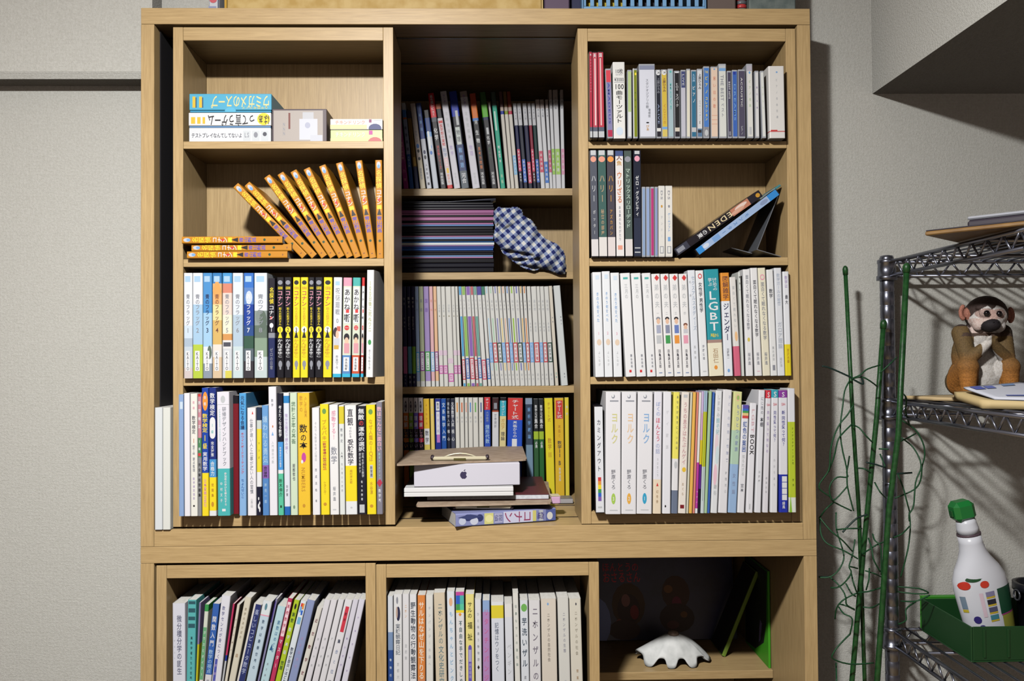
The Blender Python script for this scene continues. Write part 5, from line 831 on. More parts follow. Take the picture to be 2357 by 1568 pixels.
def cloth_bag():
    o_ = (915, 450, 5.967)
    out = [(1310, 215), (1380, 150), (1480, 168), (1640, 145), (1715, 195), (1735, 270), (1850, 330), (1910, 420), (1945, 500), (2060, 600), (2200, 660), (2290, 760), (2315, 850), (2322, 1000), (2310, 1098), (2200, 1088), (2060, 1035), (1960, 1015), (1870, 1050), (1760, 1020), (1640, 955), (1540, 880), (1430, 790), (1400, 710), (1325, 640), (1312, 540), (1335, 430), (1305, 320)]
    poly = [(o_[0]+x/o_[2], o_[1]+y/o_[2]) for x, y in out]
    def inside(x, y):
        c = False; j = len(poly)-1
        for i in range(len(poly)):
            (xi, yi), (xj, yj) = poly[i], poly[j]
            if (yi > y) != (yj > y) and x < (xj-xi)*(y-yi)/(yj-yi)+xi: c = not c
            j = i
        return c
    def dist(x, y):
        best = 1e9
        for i in range(len(poly)):
            (x0, y0), (x1, y1) = poly[i-1], poly[i]; dx, dy = x1-x0, y1-y0
            t = max(0, min(1, ((x-x0)*dx+(y-y0)*dy)/(dx*dx+dy*dy))); best = min(best, math.hypot(x-x0-t*dx, y-y0-t*dy))
        return best
    bm = bmesh.new(); uvl = bm.loops.layers.uv.new('UVMap'); vg = {}; uvs = {}
    st_ = 2.0; xs = [p[0] for p in poly]; ys = [p[1] for p in poly]
    nx, ny = int((max(xs)-min(xs))/st_)+2, int((max(ys)-min(ys))/st_)+2
    def crease(x, y):
        s = 0
        for (ax, ay, bx, by, dep, wd_) in ((1148, 520, 1172, 488, .010, 4), (1142, 575, 1225, 590, .013, 4.5), (1180, 600, 1240, 598, .012, 4), (1150, 500, 1140, 560, .008, 4), (1215, 505, 1160, 530, .006, 5), (1240, 545, 1300, 570, .005, 6), (1200, 612, 1255, 622, .008, 3)):
            dx, dy = bx-ax, by-ay; t = max(0, min(1, ((x-ax)*dx+(y-ay)*dy)/(dx*dx+dy*dy))); q_ = math.hypot(x-ax-t*dx, y-ay-t*dy)
            s -= dep*math.exp(-(q_/wd_)**2)
        return s
    for side in (0, 1):
        for i in range(nx):
            for j in range(ny):
                x, y = min(xs)+i*st_, min(ys)+j*st_
                if not inside(x, y): continue
                dd = dist(x, y); bulge = .030*(1-math.exp(-dd/16.0))
                Yb = 0.286+.004*side
                if side == 0: Yv = Yb-bulge+(-crease(x, y))*min(1, dd/5)+.003*math.sin(x*.16+y*.1)*min(1, dd/8)
                else: Yv = Yb+.6*bulge*(1 if y < 615 else .0)
                p = pt(x, y, Yv)
                if side and p.z < ZB+.002: Yv = min(Yv, .2905); p = pt(x, y, Yv)
                v = bm.verts.new(p); vg[(side, i, j)] = v
                a = math.radians(52); sx, sy = x+.25*bulge*900*math.sin(y*.03), y; uvs[v] = ((sx*math.cos(a)+sy*math.sin(a))/16.8, (-sx*math.sin(a)+sy*math.cos(a))/16.8)
    for (side, i, j), v in list(vg.items()):
        k = [(side, i, j), (side, i+1, j), (side, i+1, j+1), (side, i, j+1)]
        if all(q_ in vg for q_ in k):
            f = bm.faces.new([vg[q_] for q_ in (k if side else k[::-1])]); f.smooth = True
            for l in f.loops: l[uvl].uv = uvs[l.vert]
    # close the rim
    for (i, j) in [(a, b) for (s_, a, b) in vg if s_ == 0]:
        for di, dj in ((1, 0), (0, 1)):
            if (0, i+di, j+dj) not in vg: continue
            e = bm.edges.get((vg[(0, i, j)], vg[(0, i+di, j+dj)]))
            if e and len(e.link_faces) == 1:
                f = bm.faces.new((vg[(0, i, j)], vg[(0, i+di, j+dj)], vg[(1, i+di, j+dj)], vg[(1, i, j)])); f.smooth = True
                for l in f.loops: l[uvl].uv = uvs[l.vert]
    bm.verts.ensure_lookup_table()
    for v in [v for v in bm.verts if not v.link_faces]: bm.verts.remove(v)
    bmesh.ops.recalc_face_normals(bm, faces=bm.faces[:])
    me = bpy.data.meshes.new('cloth_bag'); bm.to_mesh(me); bm.free(); me.materials.append(GING)
    o = bpy.data.objects.new('cloth_bag', me); COL.objects.link(o)
    tag(o, 'navy and white gingham cloth bag slumped beside the dark magazine pile', 'bag')
cloth_bag()

# ------------------------------------------------------------------ the pile on the middle floor
z = ZF+.001
pa, pb_ = ptz(1049, 1214, z), ptz(1279, 1199, z); rz = math.atan2(pb_.y-pa.y, pb_.x-pa.x); Lm = (pb_-pa).length
r = make_book(.0225, Lm, .118, [(1, '#8c92c0')], [('r', .02, .98, 0, .1, '#5a66a4'), ('e', .25, .9, .03, .09, '#e3e0d8'), ('r', .05, .95, .13, .17, 'lgy'), ('劇場', .12, .19, 'dp', .6), ('r', .05, .95, .2, .245, '#d9d27a'), ('r', .02, .98, .235, .53, '#d6d6ec'), ('コナン', .24, .525, '#9a4468', 1.0), ('r', .1, .9, .54, .62, '#b4b4d4'), ('探偵', .54, .62, '#6a6a94', .6), ('r', .05, .95, .63, .72, '#ddd98a'), ('e', .2, .8, .635, .71, '#efe9a8'), ('e', .1, .7, .73, .8, '#2c3468'), ('e', .3, .95, .78, .86, '#d2d6e6'), ('e', .05, .6, .84, .92, '#2c3468'), ('e', .3, .9, .9, .97, '#c9d0e4'), ('d', .05, .5, .74, .98, '#3a4474')], 'blue printed thick comic lying at the bottom of the middle pile')
r.matrix_world = Matrix.Translation((pa.x, pa.y, z+.0225/2+.0002)) @ Matrix.Rotation(rz, 4, 'Z') @ Matrix.Rotation(math.pi/2, 4, 'Y')
z += .023
def clipboard(z, corners, label, clip_up, cx, cw):
    """corners: front left, front right, back right, back left on the plane z"""
    r = thing('clipboard', label, 'clipboard', (0, 0, 0))
    C_ = [ptz(x, y, z) for x, y in corners]; t = .0032
    KR = mottled('kraft_board', '#a8927c', '#bda892', 60, .6)
    q = MB(); n = []
    # rounded corners
    for i in range(4):
        p, a, b = C_[i], C_[i-1], C_[(i+1) % 4]; u = (a-p).normalized()*.008; v = (b-p).normalized()*.008
        n += [p+u, p+u*.3+v*.3, p+v]
    k = len(n); vs = [(p.x, p.y, z-t) for p in n]+[(p.x, p.y, z) for p in n]
    q.faces(vs, [tuple(range(k-1, -1, -1)), tuple(range(k, 2*k))]+[(i, (i+1) % k, (i+1) % k+k, i+k) for i in range(k)], KR); q.build('board', r)
    BR = mat('#e8e0c0', .3, .25); DK = mat('#4a4048', .4, .5)
    s = 1 if clip_up else -1; z0 = z if clip_up else z-t
    x0, x1 = cx-cw/2, cx+cw/2; yc = (C_[0].y+C_[1].y)/2+(.016 if clip_up else .012)
    q = MB(); q.box((x0, yc-.004, z0+s*.0004), (x1, yc+.003, z0+s*.0075), BR, .0022); q.build('clip_bar', r)
    q = MB(); q.box((cx-.011, yc-.0052, z0+s*.0005), (cx+.011, yc-.0036, z0+s*.0048), mat('#6a6438', .4, .6), .0005); q.build('clip_notch', r)
    q = MB(); q.tube([(cx+a*cw*.34, yc+.009, z0+s*(.0035+.0085*(1-a*a))) for a in (-1, -.66, -.33, 0, .33, .66, 1)], .0016, BR, 6); q.build('clip_lever', r)
    for e in (x0-.001, x1+.001):
        q = MB(); q.tube([(e, yc-.002, z0+s*.0045), (e, yc+.006, z0+s*.0075)], .0034, DK, 8); q.build('clip_corner', r)
    q = MB(); q.box((x0, yc+.004, z0+s*.0003), (x1, yc+.0075, z0+s*.0028), DK, .0004); q.build('clip_plate', r)
    return r
zb_ = z+.0125
clipboard(zb_, [(957, 1164), (1270, 1157), (1262, 1108), (985, 1112)], 'lower brown clipboard, its clip hanging under its front edge', False, ptz(1112, 1160, zb_).x, .10)
z = zb_
a, b = ptz(983, 1154, z), ptz(1265, 1152.5, z)
r = thing('notebook', 'dark red notebook with white page edges between clipboard and white slab', 'notebook', ((a.x+b.x)/2, a.y+.004, z+.0002), (0, 0, .004))
wN = b.x-a.x; q = MB(); q.box((-wN/2, .001, .0012), (wN/2-.001, .22, .0086), mottled('page_block_white', '#d3d5da', '#e4e6ea', 200, .7)); q.build('page_block', r)
MAR = mottled('maroon_cover', '#54202a', '#6a2c34', 300, .5)
q = MB(); q.box((-wN/2-.0005, 0, .0088), (wN/2, .222, .0102), MAR, .0004); q.build('cover', r); q = MB(); q.box((-wN/2-.0005, 0, 0), (wN/2, .222, .001), MAR, .0004); q.build('back_cover', r)
z += .0106
a, b = ptz(930, 1140, z), ptz(1182, 1135, z); ang = math.atan2(b.y-a.y, b.x-a.x); wS = (b-a).length
ab_ = ptz(953, 1122, z+.016); a = pt(930, 1140, ab_.y-.009); a.y = ab_.y-.009; ang = 0.012; wS = pt(1182, 1135, a.y).x-a.x
r = thing('slim_carton', 'slim white carton slab between red notebook and logo box', 'box', (a.x, a.y, z+.0002), (0, 0, ang))
q = MB(); q.box((0, 0, 0), (wS, .19, .0075), mat('#e9e9e8', .4), .0008); q.build('tray', r); q = MB(); q.box((0, 0, .0078), (wS, .19, .0155), mat('#ececec', .4), .0008); q.build('lid', r)
z += .0160
a, b = ptz(953, 1122, z), ptz(1197, 1117, z); ang = math.atan2(b.y-a.y, b.x-a.x); wA = (b-a).length; hA_ = .0405
r = thing('device_box', 'white device box with grey apple emblem under the upper clipboard', 'box', (a.x, a.y, z+.0002), (0, 0, ang))
q = MB(); q.box((0, 0, 0), (wA, .165, hA_), mat('#dddbe6', .35), .0012); q.build('carton', r)
# emblem: apple outline with a bite, and a leaf
ap = []
for k in range(64):
    t = 2*math.pi*k/64; rr = 1.0; x = math.sin(t)*.98; y = math.cos(t)
    y = y*.98-(.20*math.exp(-(x/.22)**2) if y > 0 else -.13*math.exp(-(x/.2)**2)); x *= 1.0 if y > 0 else 1-.22*abs(y)**1.5
    dx, dy = x-1.12, y-.1; dd = math.hypot(dx, dy)
    if dd < .48: x, y = 1.12+dx/dd*.48, .1+dy/dd*.48
    ap.append((x, y))
ec = Vector((.466*wA, hA_*.49)); sc_ = .0072; EM = mat('#4a4466', .35, .3)
q = MB(); c0 = (ec.x, -.0003, ec.y)
vs = [c0]+[(ec.x+x*sc_*.92, -.0003, ec.y+y*sc_) for x, y in ap]
q.faces(vs, [(0, 1+(k+1) % 64, 1+k) for k in range(64)], EM); q.build('emblem', r)
q = MB(); lf = [(.0, 0), (.08, .18), (.26, .36), (.45, .44), (.42, .24), (.28, .08)]
q.poly([(ec.x+(x-.02)*sc_, -.0003, ec.y+(y+1.02)*sc_) for x, y in lf], EM); q.build('emblem_leaf', r)
z += hA_+.0006+.0034
clipboard(z, [(910, 1069), (1213, 1057), (1201, 1023), (943, 1038)], 'upper brown clipboard with brass clip, on top of the pile', True, ptz(1062, 1050, z).x, .098)
a = ptz(1262, 1161, ZF+.0245); b = ptz(1287, 1158, ZF+.0245)
r = thing('sticky_pad', 'small pink sticky note pad beside the red notebook', 'note pad', ((a.x+b.x)/2+.004, a.y+.003, ZF+.0245), (0, 0, .1))
q = MB(); q.box((-.0085, 0, 0), (.0085, .028, .0135), mat('#e0b4d4', .7), .0012); q.build('pad', r); q = MB(); q.box((-.0085, 0, .0137), (.0085, .028, .0142), mat('#e8dcb4', .7)); q.build('top_sheet', r)
a = ptz(1291, 1161, ZF); b = ptz(1317, 1159, ZF)
r = thing('eraser_case', 'flat grey plastic case lying before the yellow books', 'case', ((a.x+b.x)/2, a.y, ZF+.0012))
q = MB(); q.box((-.017, 0, 0), (.013, .045, .0085), mat('#b4b0b0', .4), .001); q.build('case', r); q = MB(); q.box((-.015, .004, .0086), (.011, .04, .0098), mat('#8a8484', .4), .0004); q.build('lid', r)

# ------------------------------------------------------------------ lower open compartment
Yp = 0.352; xa, xb = pt(1362, 1400, .39).x, XI-.02; wP = xb-xa; hP = .195; rx = -math.radians(13)
r = thing('picture_book', 'large dark picture book with two faint brown monkeys leaning at the back', 'book', ((xa+xb)/2, Yp, ZLS+.0027), (rx, 0, 0))
DKB = mottled('night_cover', '#2a2a40', '#3a3c60', 14, .3)
q = MB(); q.box((-wP/2, 0, 0), (wP/2, .002, hP), DKB, .0006); q.build('cover', r); q = MB(); q.box((-wP/2+.002, .0021, .003), (wP/2-.003, .008, hP-.003), PAGES); q.build('page_block', r); q = MB(); q.box((-wP/2, .0082, .0002), (wP/2, .0102, hP), DKB, .0006); q.build('back_cover', r)
def fx(x): return (pt(x, 1380, .39).x-xa)/wP
def fy(y): return 1-(pt(1500, y, .392).z-ZLS)/hP
def el(cx, cy, a, b, c): return ('e', fx(cx-a), fx(cx+a), fy(cy-b), fy(cy+b), c)
q = MB(); print_on(q, wP, hP, [('ほんとうの', fy(1293), fy(1312), '#f0505c', fx(1470)-fx(1386), fx(1428), 'h'), ('おさるさん', fy(1314), fy(1336), '#ff5660', fx(1473)-fx(1386), fx(1430), 'h'),
  el(1443, 1385, 38, 48, '#5c4630'), el(1443, 1395, 26, 34, '#44302c'), el(1437, 1376, 10, 14, '#a8746a'), el(1456, 1402, 10, 16, '#9a3c3a'), el(1421, 1428, 9, 12, '#96544a'), el(1432, 1440, 36, 22, '#4a3630'),
  el(1552, 1360, 32, 38, '#523a2e'), el(1535, 1352, 10, 9, '#96683c'), el(1553, 1384, 11, 16, '#8a3a50'), el(1552, 1415, 40, 32, '#40302c'), el(1542, 1430, 14, 9, '#6a4440'), el(1568, 1408, 8, 7, '#845c34'), ('e', -.06, fx(1402), fy(1370), fy(1474), '#9aa8dc')]); q.build('cover_print', r, kind='stuff')
# scalloped clam shell
def shell():
    r = thing('clam_shell', 'white scalloped clam shell lying hollow side down', 'shell', (pt(1553, 1528, .215).x, .235, ZLS))
    N, M_ = 180, 16; vs = []; a, b, H = .0755, .045, .058
    for j in range(M_+1):
        f = j/M_
        for k in range(N):
            t = 2*math.pi*k/N; x0 = math.cos(t); fr = 1 if math.sin(t) < 0 else .45
            s5 = math.tanh(1.8*math.cos(2*math.pi*(x0*a+.0109)/.0418))/.947
            lip = f**2.5; rr = f*(1+.09*lip*s5*fr*abs(math.sin(t)))
            ztop = H*(1-f**1.75)*(1+.035*s5*f)
            rim = (.0085*(1-s5)*fr+.006*max(0, abs(x0)-.72)/.28)*lip
            vs.append((a*rr*x0, b*rr*math.sin(t)-(.010*(1-f)), ztop+rim+.0012))
    fs = [(j*N+k, j*N+(k+1) % N, (j+1)*N+(k+1) % N, (j+1)*N+k) for j in range(M_) for k in range(N)]
    n0 = len(vs); th = .004
    vs2 = [(x*(1-th/a), y*(1-th/b), max(z_-th if j_ < M_*N else z_, .0005)) for j_, (x, y, z_) in enumerate(vs)]
    fs2 = [tuple(n0+i for i in f[::-1]) for f in fs]; rim = [(M_*N+k, M_*N+(k+1) % N, n0+M_*N+(k+1) % N, n0+M_*N+k) for k in range(N)]
    q = MB(); q.faces(vs+vs2, fs+fs2+rim, mottled('shell_white', '#d3d6d4', '#eceeec', 45, .55, .3), True); q.build('valve', r)
    q = MB(); q.lathe([(.004, 0), (.012, .001), (.010, .006), (.004, .009)], mottled('shell_hinge', '#8a7468', '#b4a294', 90, .7), 14, (0, -.008, H-.003)); q.build('hinge', r)
shell()
# thin green-spined book leaning, green book against the side
a, b = pt(1666, 1500, .25), pt(1738, 1322, .25); th = math.atan2(b.x-a.x, b.z-a.z); t_ = .008
r = make_book(t_, .185, .09, [(1, '#7f9c3c')], [], 'thin black book with green spine tilted in the open compartment'); r.rotation_euler = (0, th, 0); r.location = (a.x, .25, ZLS+abs(math.sin(th))*t_/2+.0004)
q = MB(); q.poly([(-t_/2-.0001, .0895, .001), (-t_/2-.0001, .003, .001), (-t_/2-.0001, .003, .184), (-t_/2-.0001, .0895, .184)], mat('#1b1d1e')); q.build('cover_print', r, kind='stuff')
r = make_book(.0045, .19, .155, [(1, '#4fae2c')], [], 'bright green thin book upright by the compartment wall', kind='paper'); r.location = (XI-.0035, .185, ZLS+.0003)
q = MB(); q.poly([(-.00236, .153, .003), (-.00236, .085, .01), (-.00236, .03, .04), (-.00236, .012, .085), (-.00236, .005, .188), (-.00236, .153, .188)], mat('#1a2220')); q.poly([(-.00239, .062, .03), (-.00239, .05, .04), (-.00239, .04, .075), (-.00239, .052, .08), (-.00239, .058, .06)], mat('#8f86b8')); q.build('cover_print', r, kind='stuff')

# ------------------------------------------------------------------ things on top of the bookcase
def top_box(name, label, cat, x0, x1, Y, d, h, m, extra=None):
    a, b = pt(x0, 10, Y), pt(x1, 10, Y); r = thing(name, label, cat, ((a.x+b.x)/2, Y, ZT+.0002)); w = b.x-a.x
    q = MB(); q.box((-w/2, 0, 0), (w/2, d, h*.86), m, .002); q.build('carton', r); q = MB(); q.box((-w/2-.001, -.001, h*.865), (w/2+.001, d, h), m, .002); q.build('lid', r)
    return r, w
r, w = top_box('storage_carton', 'long straw yellow carton lying along the bookcase top', 'box', 522, 1247, .02, .095, .16, mottled('straw_card', '#b8954a', '#cdb070', 40, .6))
q = MB(); q.box((-w/2-.0042, .0002, 0), (-w/2-.0002, .095, .15), mat('#c89a2c', .6)); q.build('end_flap', r); q = MB(); q.box((w/2+.0002, .0002, 0), (w/2+.0022, .095, .15), mat('#d6b878', .6)); q.build('end_flap', r)
r, w = top_box('snack_carton', 'small white carton with red print at the bookcase top', 'box', 480, 504, .012, .07, .1, mat('#c4c6cc', .5))
q = MB(); print_on(q, w, .03, [('e', .1, .8, .2, .55, '#c95a64'), ('r', .0, .75, .75, 1, '#8a93b4'), ('r', .88, 1, 0, 1, '#4a5064')], -.0005); q.build('print', r, kind='stuff')
top_box('dark_carton', 'plum grey carton between straw carton and blue basket', 'box', 1253, 1311, .02, .09, .12, mat('#5c4a60', .6))
r, w = top_box('dark_carton', 'navy black carton tucked behind the blue basket end', 'box', 1312, 1338, .04, .07, .12, mat('#23264a', .6))
top_box('grey_carton', 'brown grey carton beside the striped can', 'box', 1628, 1694, .02, .09, .12, mat('#6a5c56', .7))
top_box('grey_carton', 'dusty green grey carton at the far end of the bookcase top', 'box', 1725, 1832, .02, .09, .12, mottled('dusty_green', '#5a6664', '#76807c', 60, .7))
# basket with slots
a, b = pt(1342, 10, .012), pt(1625, 10, .012); w = b.x-a.x
r = thing('plastic_basket', 'light blue slotted plastic basket on the bookcase top', 'basket', ((a.x+b.x)/2, .012, ZT+.0002))
BLU = mat('#7fb0dc', .35)
q = MB(); q.box((-w/2+.004, .004, 0), (w/2-.004, .1, .003), BLU, .001); q.build('floor_plate', r)
for s_ in (-1, 1):
    q = MB(); q.box((s_*w/2-.0012, .001, .002), (s_*w/2+.0012, .1, .12), BLU, .001); q.build('end_wall', r)
q = MB(); q.box((-w/2, .097, .002), (w/2, .1, .12), BLU, .001); q.build('back_wall', r)
q = MB(); q.box((-w/2+.0015, 0, .002), (w/2-.0015, .0024, .0085), BLU, .0008); q.build('lower_rail', r)
q = MB(); q.box((-w/2+.0015, 0, .025), (w/2-.0015, .0024, .12), BLU, .0008); q.build('front_wall', r)
ns = 15; pitch = (w-.004)/ns
for k in range(ns+1):
    q = MB(); xc = -w/2+.002+k*pitch; q.box((xc-.0035 if k else xc, 0, .0086), (xc+.0035 if k < ns else xc, .0024, .0249), BLU, .0006); q.build('slot_bar', r)
rr = thing('basket_contents', 'yellow and dark packets seen through the basket slots', 'packet', (r.location.x-.04, .03, ZT+.0036))
q = MB(); q.box((-.06, 0, 0), (.012, .07, .08), mat('#c9b43a', .6), .004); q.build('yellow_packet', rr); q = MB(); q.box((.014, 0, 0), (.11, .07, .08), mat('#2a2a38', .6), .004); q.build('dark_packet', rr)
a = pt(1709, 10, .03); r = thing('striped_can', 'small red and grey striped can between two cartons', 'can', (a.x, .04, ZT+.0002))
for k, c in enumerate(('#c23c3c', '#5a5a62', '#c23c3c', '#6a6a70', '#c23c3c')):
    q = MB(); q.lathe([(.0096, .007*k+.0001), (.0104, .007*k+.001), (.0104, .007*k+.006), (.0096, .007*k+.0068)], mat(c, .35), 20); q.build('stripe', r)

# ------------------------------------------------------------------ wire rack
RX, RY, RYF, RX1 = 0.762, 0.088, -0.36, 1.50
ZK = [pt(2050, 604, RY).z, pt(2050, 924, RY).z, pt(2050, 1450, RY).z]
rack = thing('wire_rack', 'chrome wire shelf rack in the corner under the beam', 'rack', (RX, RY, 0))
O = Vector((RX, RY, 0))
zt_ = ZK[0]+.012
for (x, y) in ((RX, RY), (RX1, RY), (RX, RYF), (RX1, RYF)):
    prof = [(.0127, .012)]; zq = .03
    while zq < zt_-.02: prof += [(.0127, zq), (.0117, zq+.0012), (.0127, zq+.0024)]; zq += .0254
    prof += [(.0127, zt_-.004), (.011, zt_), (.004, zt_+.0015)]
    q = MB(); q.lathe(prof, CHROME, 16, tuple(Vector((x, y, 0))-O)); po = q.build('post', rack)
    q = MB(); q.lathe([(.016, .0002), (.017, .004), (.012, .012)], BLACKP, 14, tuple(Vector((x, y, 0))-O)); q.build('post_foot', po)
for i, zk in enumerate(ZK):
    q = MB()
    hgt = .026
    for y in (RY, RYF):
        for dz in (0, -hgt): q.tube([Vector((RX, y, zk+dz))-O, Vector((RX1, y, zk+dz))-O], .0034, CHROME, 8)
    for x in (RX, RX1):
        for dz in (0, -hgt): q.tube([Vector((x, RY, zk+dz))-O, Vector((x, RYF, zk+dz))-O], .0034, CHROME, 8)
    sh = q.build('shelf_frame', rack)
    q = MB()
    def zigzag(p, d, n, dz):
        pts = []
        for k in range(n+1): pts.append(p+d*(k/n)+Vector((0, 0, 0 if k % 2 else dz)))
        for a, b in zip(pts[:-1], pts[1:]): q.tube([a-O, b-O], .0019, CHROME, 6)
    zigzag(Vector((RX, RY-.02, zk)), Vector((0, RYF-RY+.04, 0)), 20, -hgt); zigzag(Vector((RX+.02, RY, zk)), Vector((RX1-RX-.04, 0, 0)), 34, -hgt)
    q.build('truss_wire', sh, kind='stuff')
    q = MB(); x = RX+.026
    while x < RX1-.01: q.tube([Vector((x, RY, zk+.003))-O, Vector((x, RYF, zk+.003))-O], .0021, CHROME, 6); x += .0255
    for y in (RY-.12, RYF+.12): q.tube([Vector((RX, y, zk-.0026))-O, Vector((RX1, y, zk-.0026))-O], .0034, CHROME, 8)
    q.build('deck_wire', sh, kind='stuff')
    for (x, y) in ((RX, RY), (RX1, RY), (RX, RYF), (RX1, RYF)):
        q = MB(); q.lathe([(.0128, -.034), (.0185, -.034), (.0185, -.026), (.0165, -.025), (.0158, -.003), (.017, -.002), (.017, .004), (.0128, .006)], CHROME, 20, tuple(Vector((x, y, zk))-O)); q.build('collar', sh)
# tray and laptop on the top level
C0 = Vector((.671, -.234, 0)); u = Vector((.747, .664, 0)).normalized(); v = Vector((.664, -.747, 0)).normalized()
ang = math.atan2(u.y, u.x); zt_ = ZK[0]+.0054
r = thing('wooden_board', 'brown wooden board overhanging the top of the rack', 'board', (C0.x, C0.y, zt_), (0, 0, ang))
BRD = mottled('brown_board', '#7a5a34', '#93703f', 30, .5)
q = MB(); q.box((0, -.34, 0), (.33, 0, .006), BRD, .0015); q.build('board', r); q = MB(); q.box((.001, -.339, .0062), (.329, -.001, .008), mat('#2a2430', .5), .0005); q.build('lining', r)
r = thing('laptop', 'closed dark laptop with silver lid lying on the wooden board', 'laptop', (C0.x+.026*u.x+.05*v.x, C0.y+.026*u.y+.05*v.y, zt_+.0085), (0, 0, ang))
q = MB(); q.box((0, -.25, 0), (.3, 0, .011), mat('#3c3640', .4), .003); q.build('base', r); q = MB(); q.box((0, -.25, .0115), (.3, 0, .0165), mat('#c4c8d2', .25, .3), .002); q.build('lid', r)

# ------------------------------------------------------------------ squirrel monkey figure
def monkey():
    S_ = 7552.0; Y0 = -0.09
    def L_(zx, zy, y=0): return Vector(((zx-500)/S_, y, (1411-zy)/S_))
    bm = bmesh.new()
    def ball(c, rx, ry, rz):
        m_ = Matrix.Translation(c) @ Matrix.Diagonal((rx, ry, rz, 1)); bmesh.ops.create_icosphere(bm, subdivisions=3, radius=1, matrix=m_)
    def limb(a, b, r0, r1, n=7):
        for k in range(n+1): t = k/n; rr = r0+(r1-r0)*t; ball(a.lerp(b, t), rr, rr, rr)
    ball(L_(520, 1130, .022), .047, .036, .042); ball(L_(530, 850, .020), .043, .030, .052); ball(L_(545, 620, .016), .036, .026, .028)
    ball(L_(575, 325, .004), .0335, .032, .0315); ball(L_(545, 400, -.006), .026, .024, .022); ball(L_(515, 465, -.024), .0142, .014, .0108)
    ball(L_(450, 320, -.022), .009, .006, .008); ball(L_(600, 320, -.022), .0095, .006, .008); ball(L_(525, 250, -.016), .022, .011, .008)
    ball(L_(650, 470, -.012), .012, .012, .012); ball(L_(415, 450, -.010), .009, .012, .012)
    for s, ex, ey in ((-1, 298, 300), (1, 870, 335)):
        for k in range(8):
            t = -1.2+2.4*k/7; c = L_(ex, ey, .004); ball(c+Vector((s*.006*math.cos(t), 0, .0105*math.sin(t))), .0036, .0034, .0042)
        ball(L_(ex-s*26, ey, .006), .007, .004, .009)
    limb(L_(560, 560, .01), L_(575, 400, .006), .023, .025)
    for s, sx, ex, kx in ((-1, 290, 268, 255), (1, 812, 765, 770)):
        sh, el_, ha = L_(sx, 560, .012), L_(ex, 905, -.012), L_(500+s*14, 668, -.026)
        limb(sh, el_, .0155, .0125); limb(el_, ha, .0115, .0066, 12)
        ball(ha, .0075, .006, .0075)
        for f in range(4): limb(ha+Vector((s*(.002+.0026*f)-.004*s, -.003, .003)), ha+Vector((s*(.0015+.003*f)-.005*s, -.006, .0105-.0012*f)), .0021, .0016, 4)
        limb(ha+Vector((-s*.004, -.003, 0)), ha+Vector((-s*.0075, -.006, .006)), .0022, .0017, 4)
        hip, kn, an = L_(500+s*150, 1180, .03), L_(kx, 985, -.014), L_(kx-s*-10, 1345, -.018)
        limb(hip, kn, .025, .0175); limb(kn, an, .0165, .0105); 
        ball(an+Vector((0, -.008, -.0045)), .0085, .017, .0058)
        for f in range(4): limb(an+Vector((s*(-.006+.004*f), -.022, -.0055)), an+Vector((s*(-.007+.0046*f), -.031, -.0062)), .0023, .0018, 3)
        limb(an+Vector((-s*.008, -.008, -.0045)), an+Vector((-s*.0125, -.017, -.0058)), .0023, .0018, 3)
    tail = [Vector((.03, .05, .01)), Vector((.06, .055, .009)), Vector((.075, .03, .009)), Vector((.072, -.005, .009))]
    for a, b in zip(tail[:-1], tail[1:]): limb(a, b, .008, .0075, 6)
    me = bpy.data.meshes.new('monkey_lump'); bm.to_mesh(me); bm.free()
    tmp = bpy.data.objects.new('monkey_lump', me); COL.objects.link(tmp)
    m1 = tmp.modifiers.new('r', 'REMESH'); m1.mode = 'VOXEL'; m1.voxel_size = .0012
    m2 = tmp.modifiers.new('s', 'SMOOTH'); m2.iterations = 4; m2.factor = .5
    dg = bpy.context.evaluated_depsgraph_get(); body = bpy.data.meshes.new_from_object(tmp.evaluated_get(dg)); body.name = 'body'
    bpy.data.objects.remove(tmp); bpy.data.meshes.remove(me)
    zmin = min(v.co.z for v in body.vertices)
    ca = body.color_attributes.new('fur', 'FLOAT_COLOR', 'POINT')
    K = {k: Vector(rgb(h)) for k, h in dict(cap='#3a2c28', face='#d2bdb4', white='#d8d4d0', muz='#191318', eye='#6a3c30', brown='#66512f', olive='#584a32', orange='#a66c2c', ear='#a8705e', chest='#cfcac4', dark='#33281f', chin='#4a382e').items()}
    def inel(p, c, rx, rz): return ((p.x-c.x)/rx)**2+((p.z-c.z)/rz)**2
    for i, v_ in enumerate(body.vertices):
        p = v_.co; front = p.y < .004
        zl = 1411-p.z*S_; xl = 500+p.x*S_
        if zl < 600 and p.y < .06:
            c = K['cap']
            if xl < 335 and zl < 420 or xl > 800 and zl < 460 and xl > 820: c = K['ear']
            elif front and inel(p, L_(540, 430), .0285, .0285) < 1 and zl > 215+max(0, 60-abs(xl-520)*.9):
                c = K['face'] if zl > 380 else K['white']
                if inel(p, L_(650, 480), .013, .017) < 1: c = K['white']
                if inel(p, L_(448, 322), .0115, .0085) < 1 or inel(p, L_(602, 328), .0125, .0085) < 1: c = K['face']*.55+K['eye']*.45
                if inel(p, L_(525, 360), .006, .012) < 1: c = K['face']*.6+K['ear']*.4
                if inel(p, L_(512, 474), .0150, .0110) < 1 and p.y < -.014: c = K['muz']
                if zl > 560: c = K['chin']
            elif front and zl > 540: c = K['chin']
            if zl > 470 and p.y > -.004 and (xl < 330 or xl > 790): c = K['brown'] if xl < 400 else K['dark']
        else:
            t = min(1, max(0, (zl-790)/330)); c = K['brown'].lerp(K['orange'], t)
            if p.y > .03: c = K['olive']
            if p.y > -.022 and front and 400 < xl < 660 and zl < 1400: c = K['chest']
            if p.y < .0 and 380 < xl < 480 and 560 < zl < 840: c = K['chest']
            if xl > 840 and p.y > -.005: c = K['dark'].lerp(K['brown'], .3)
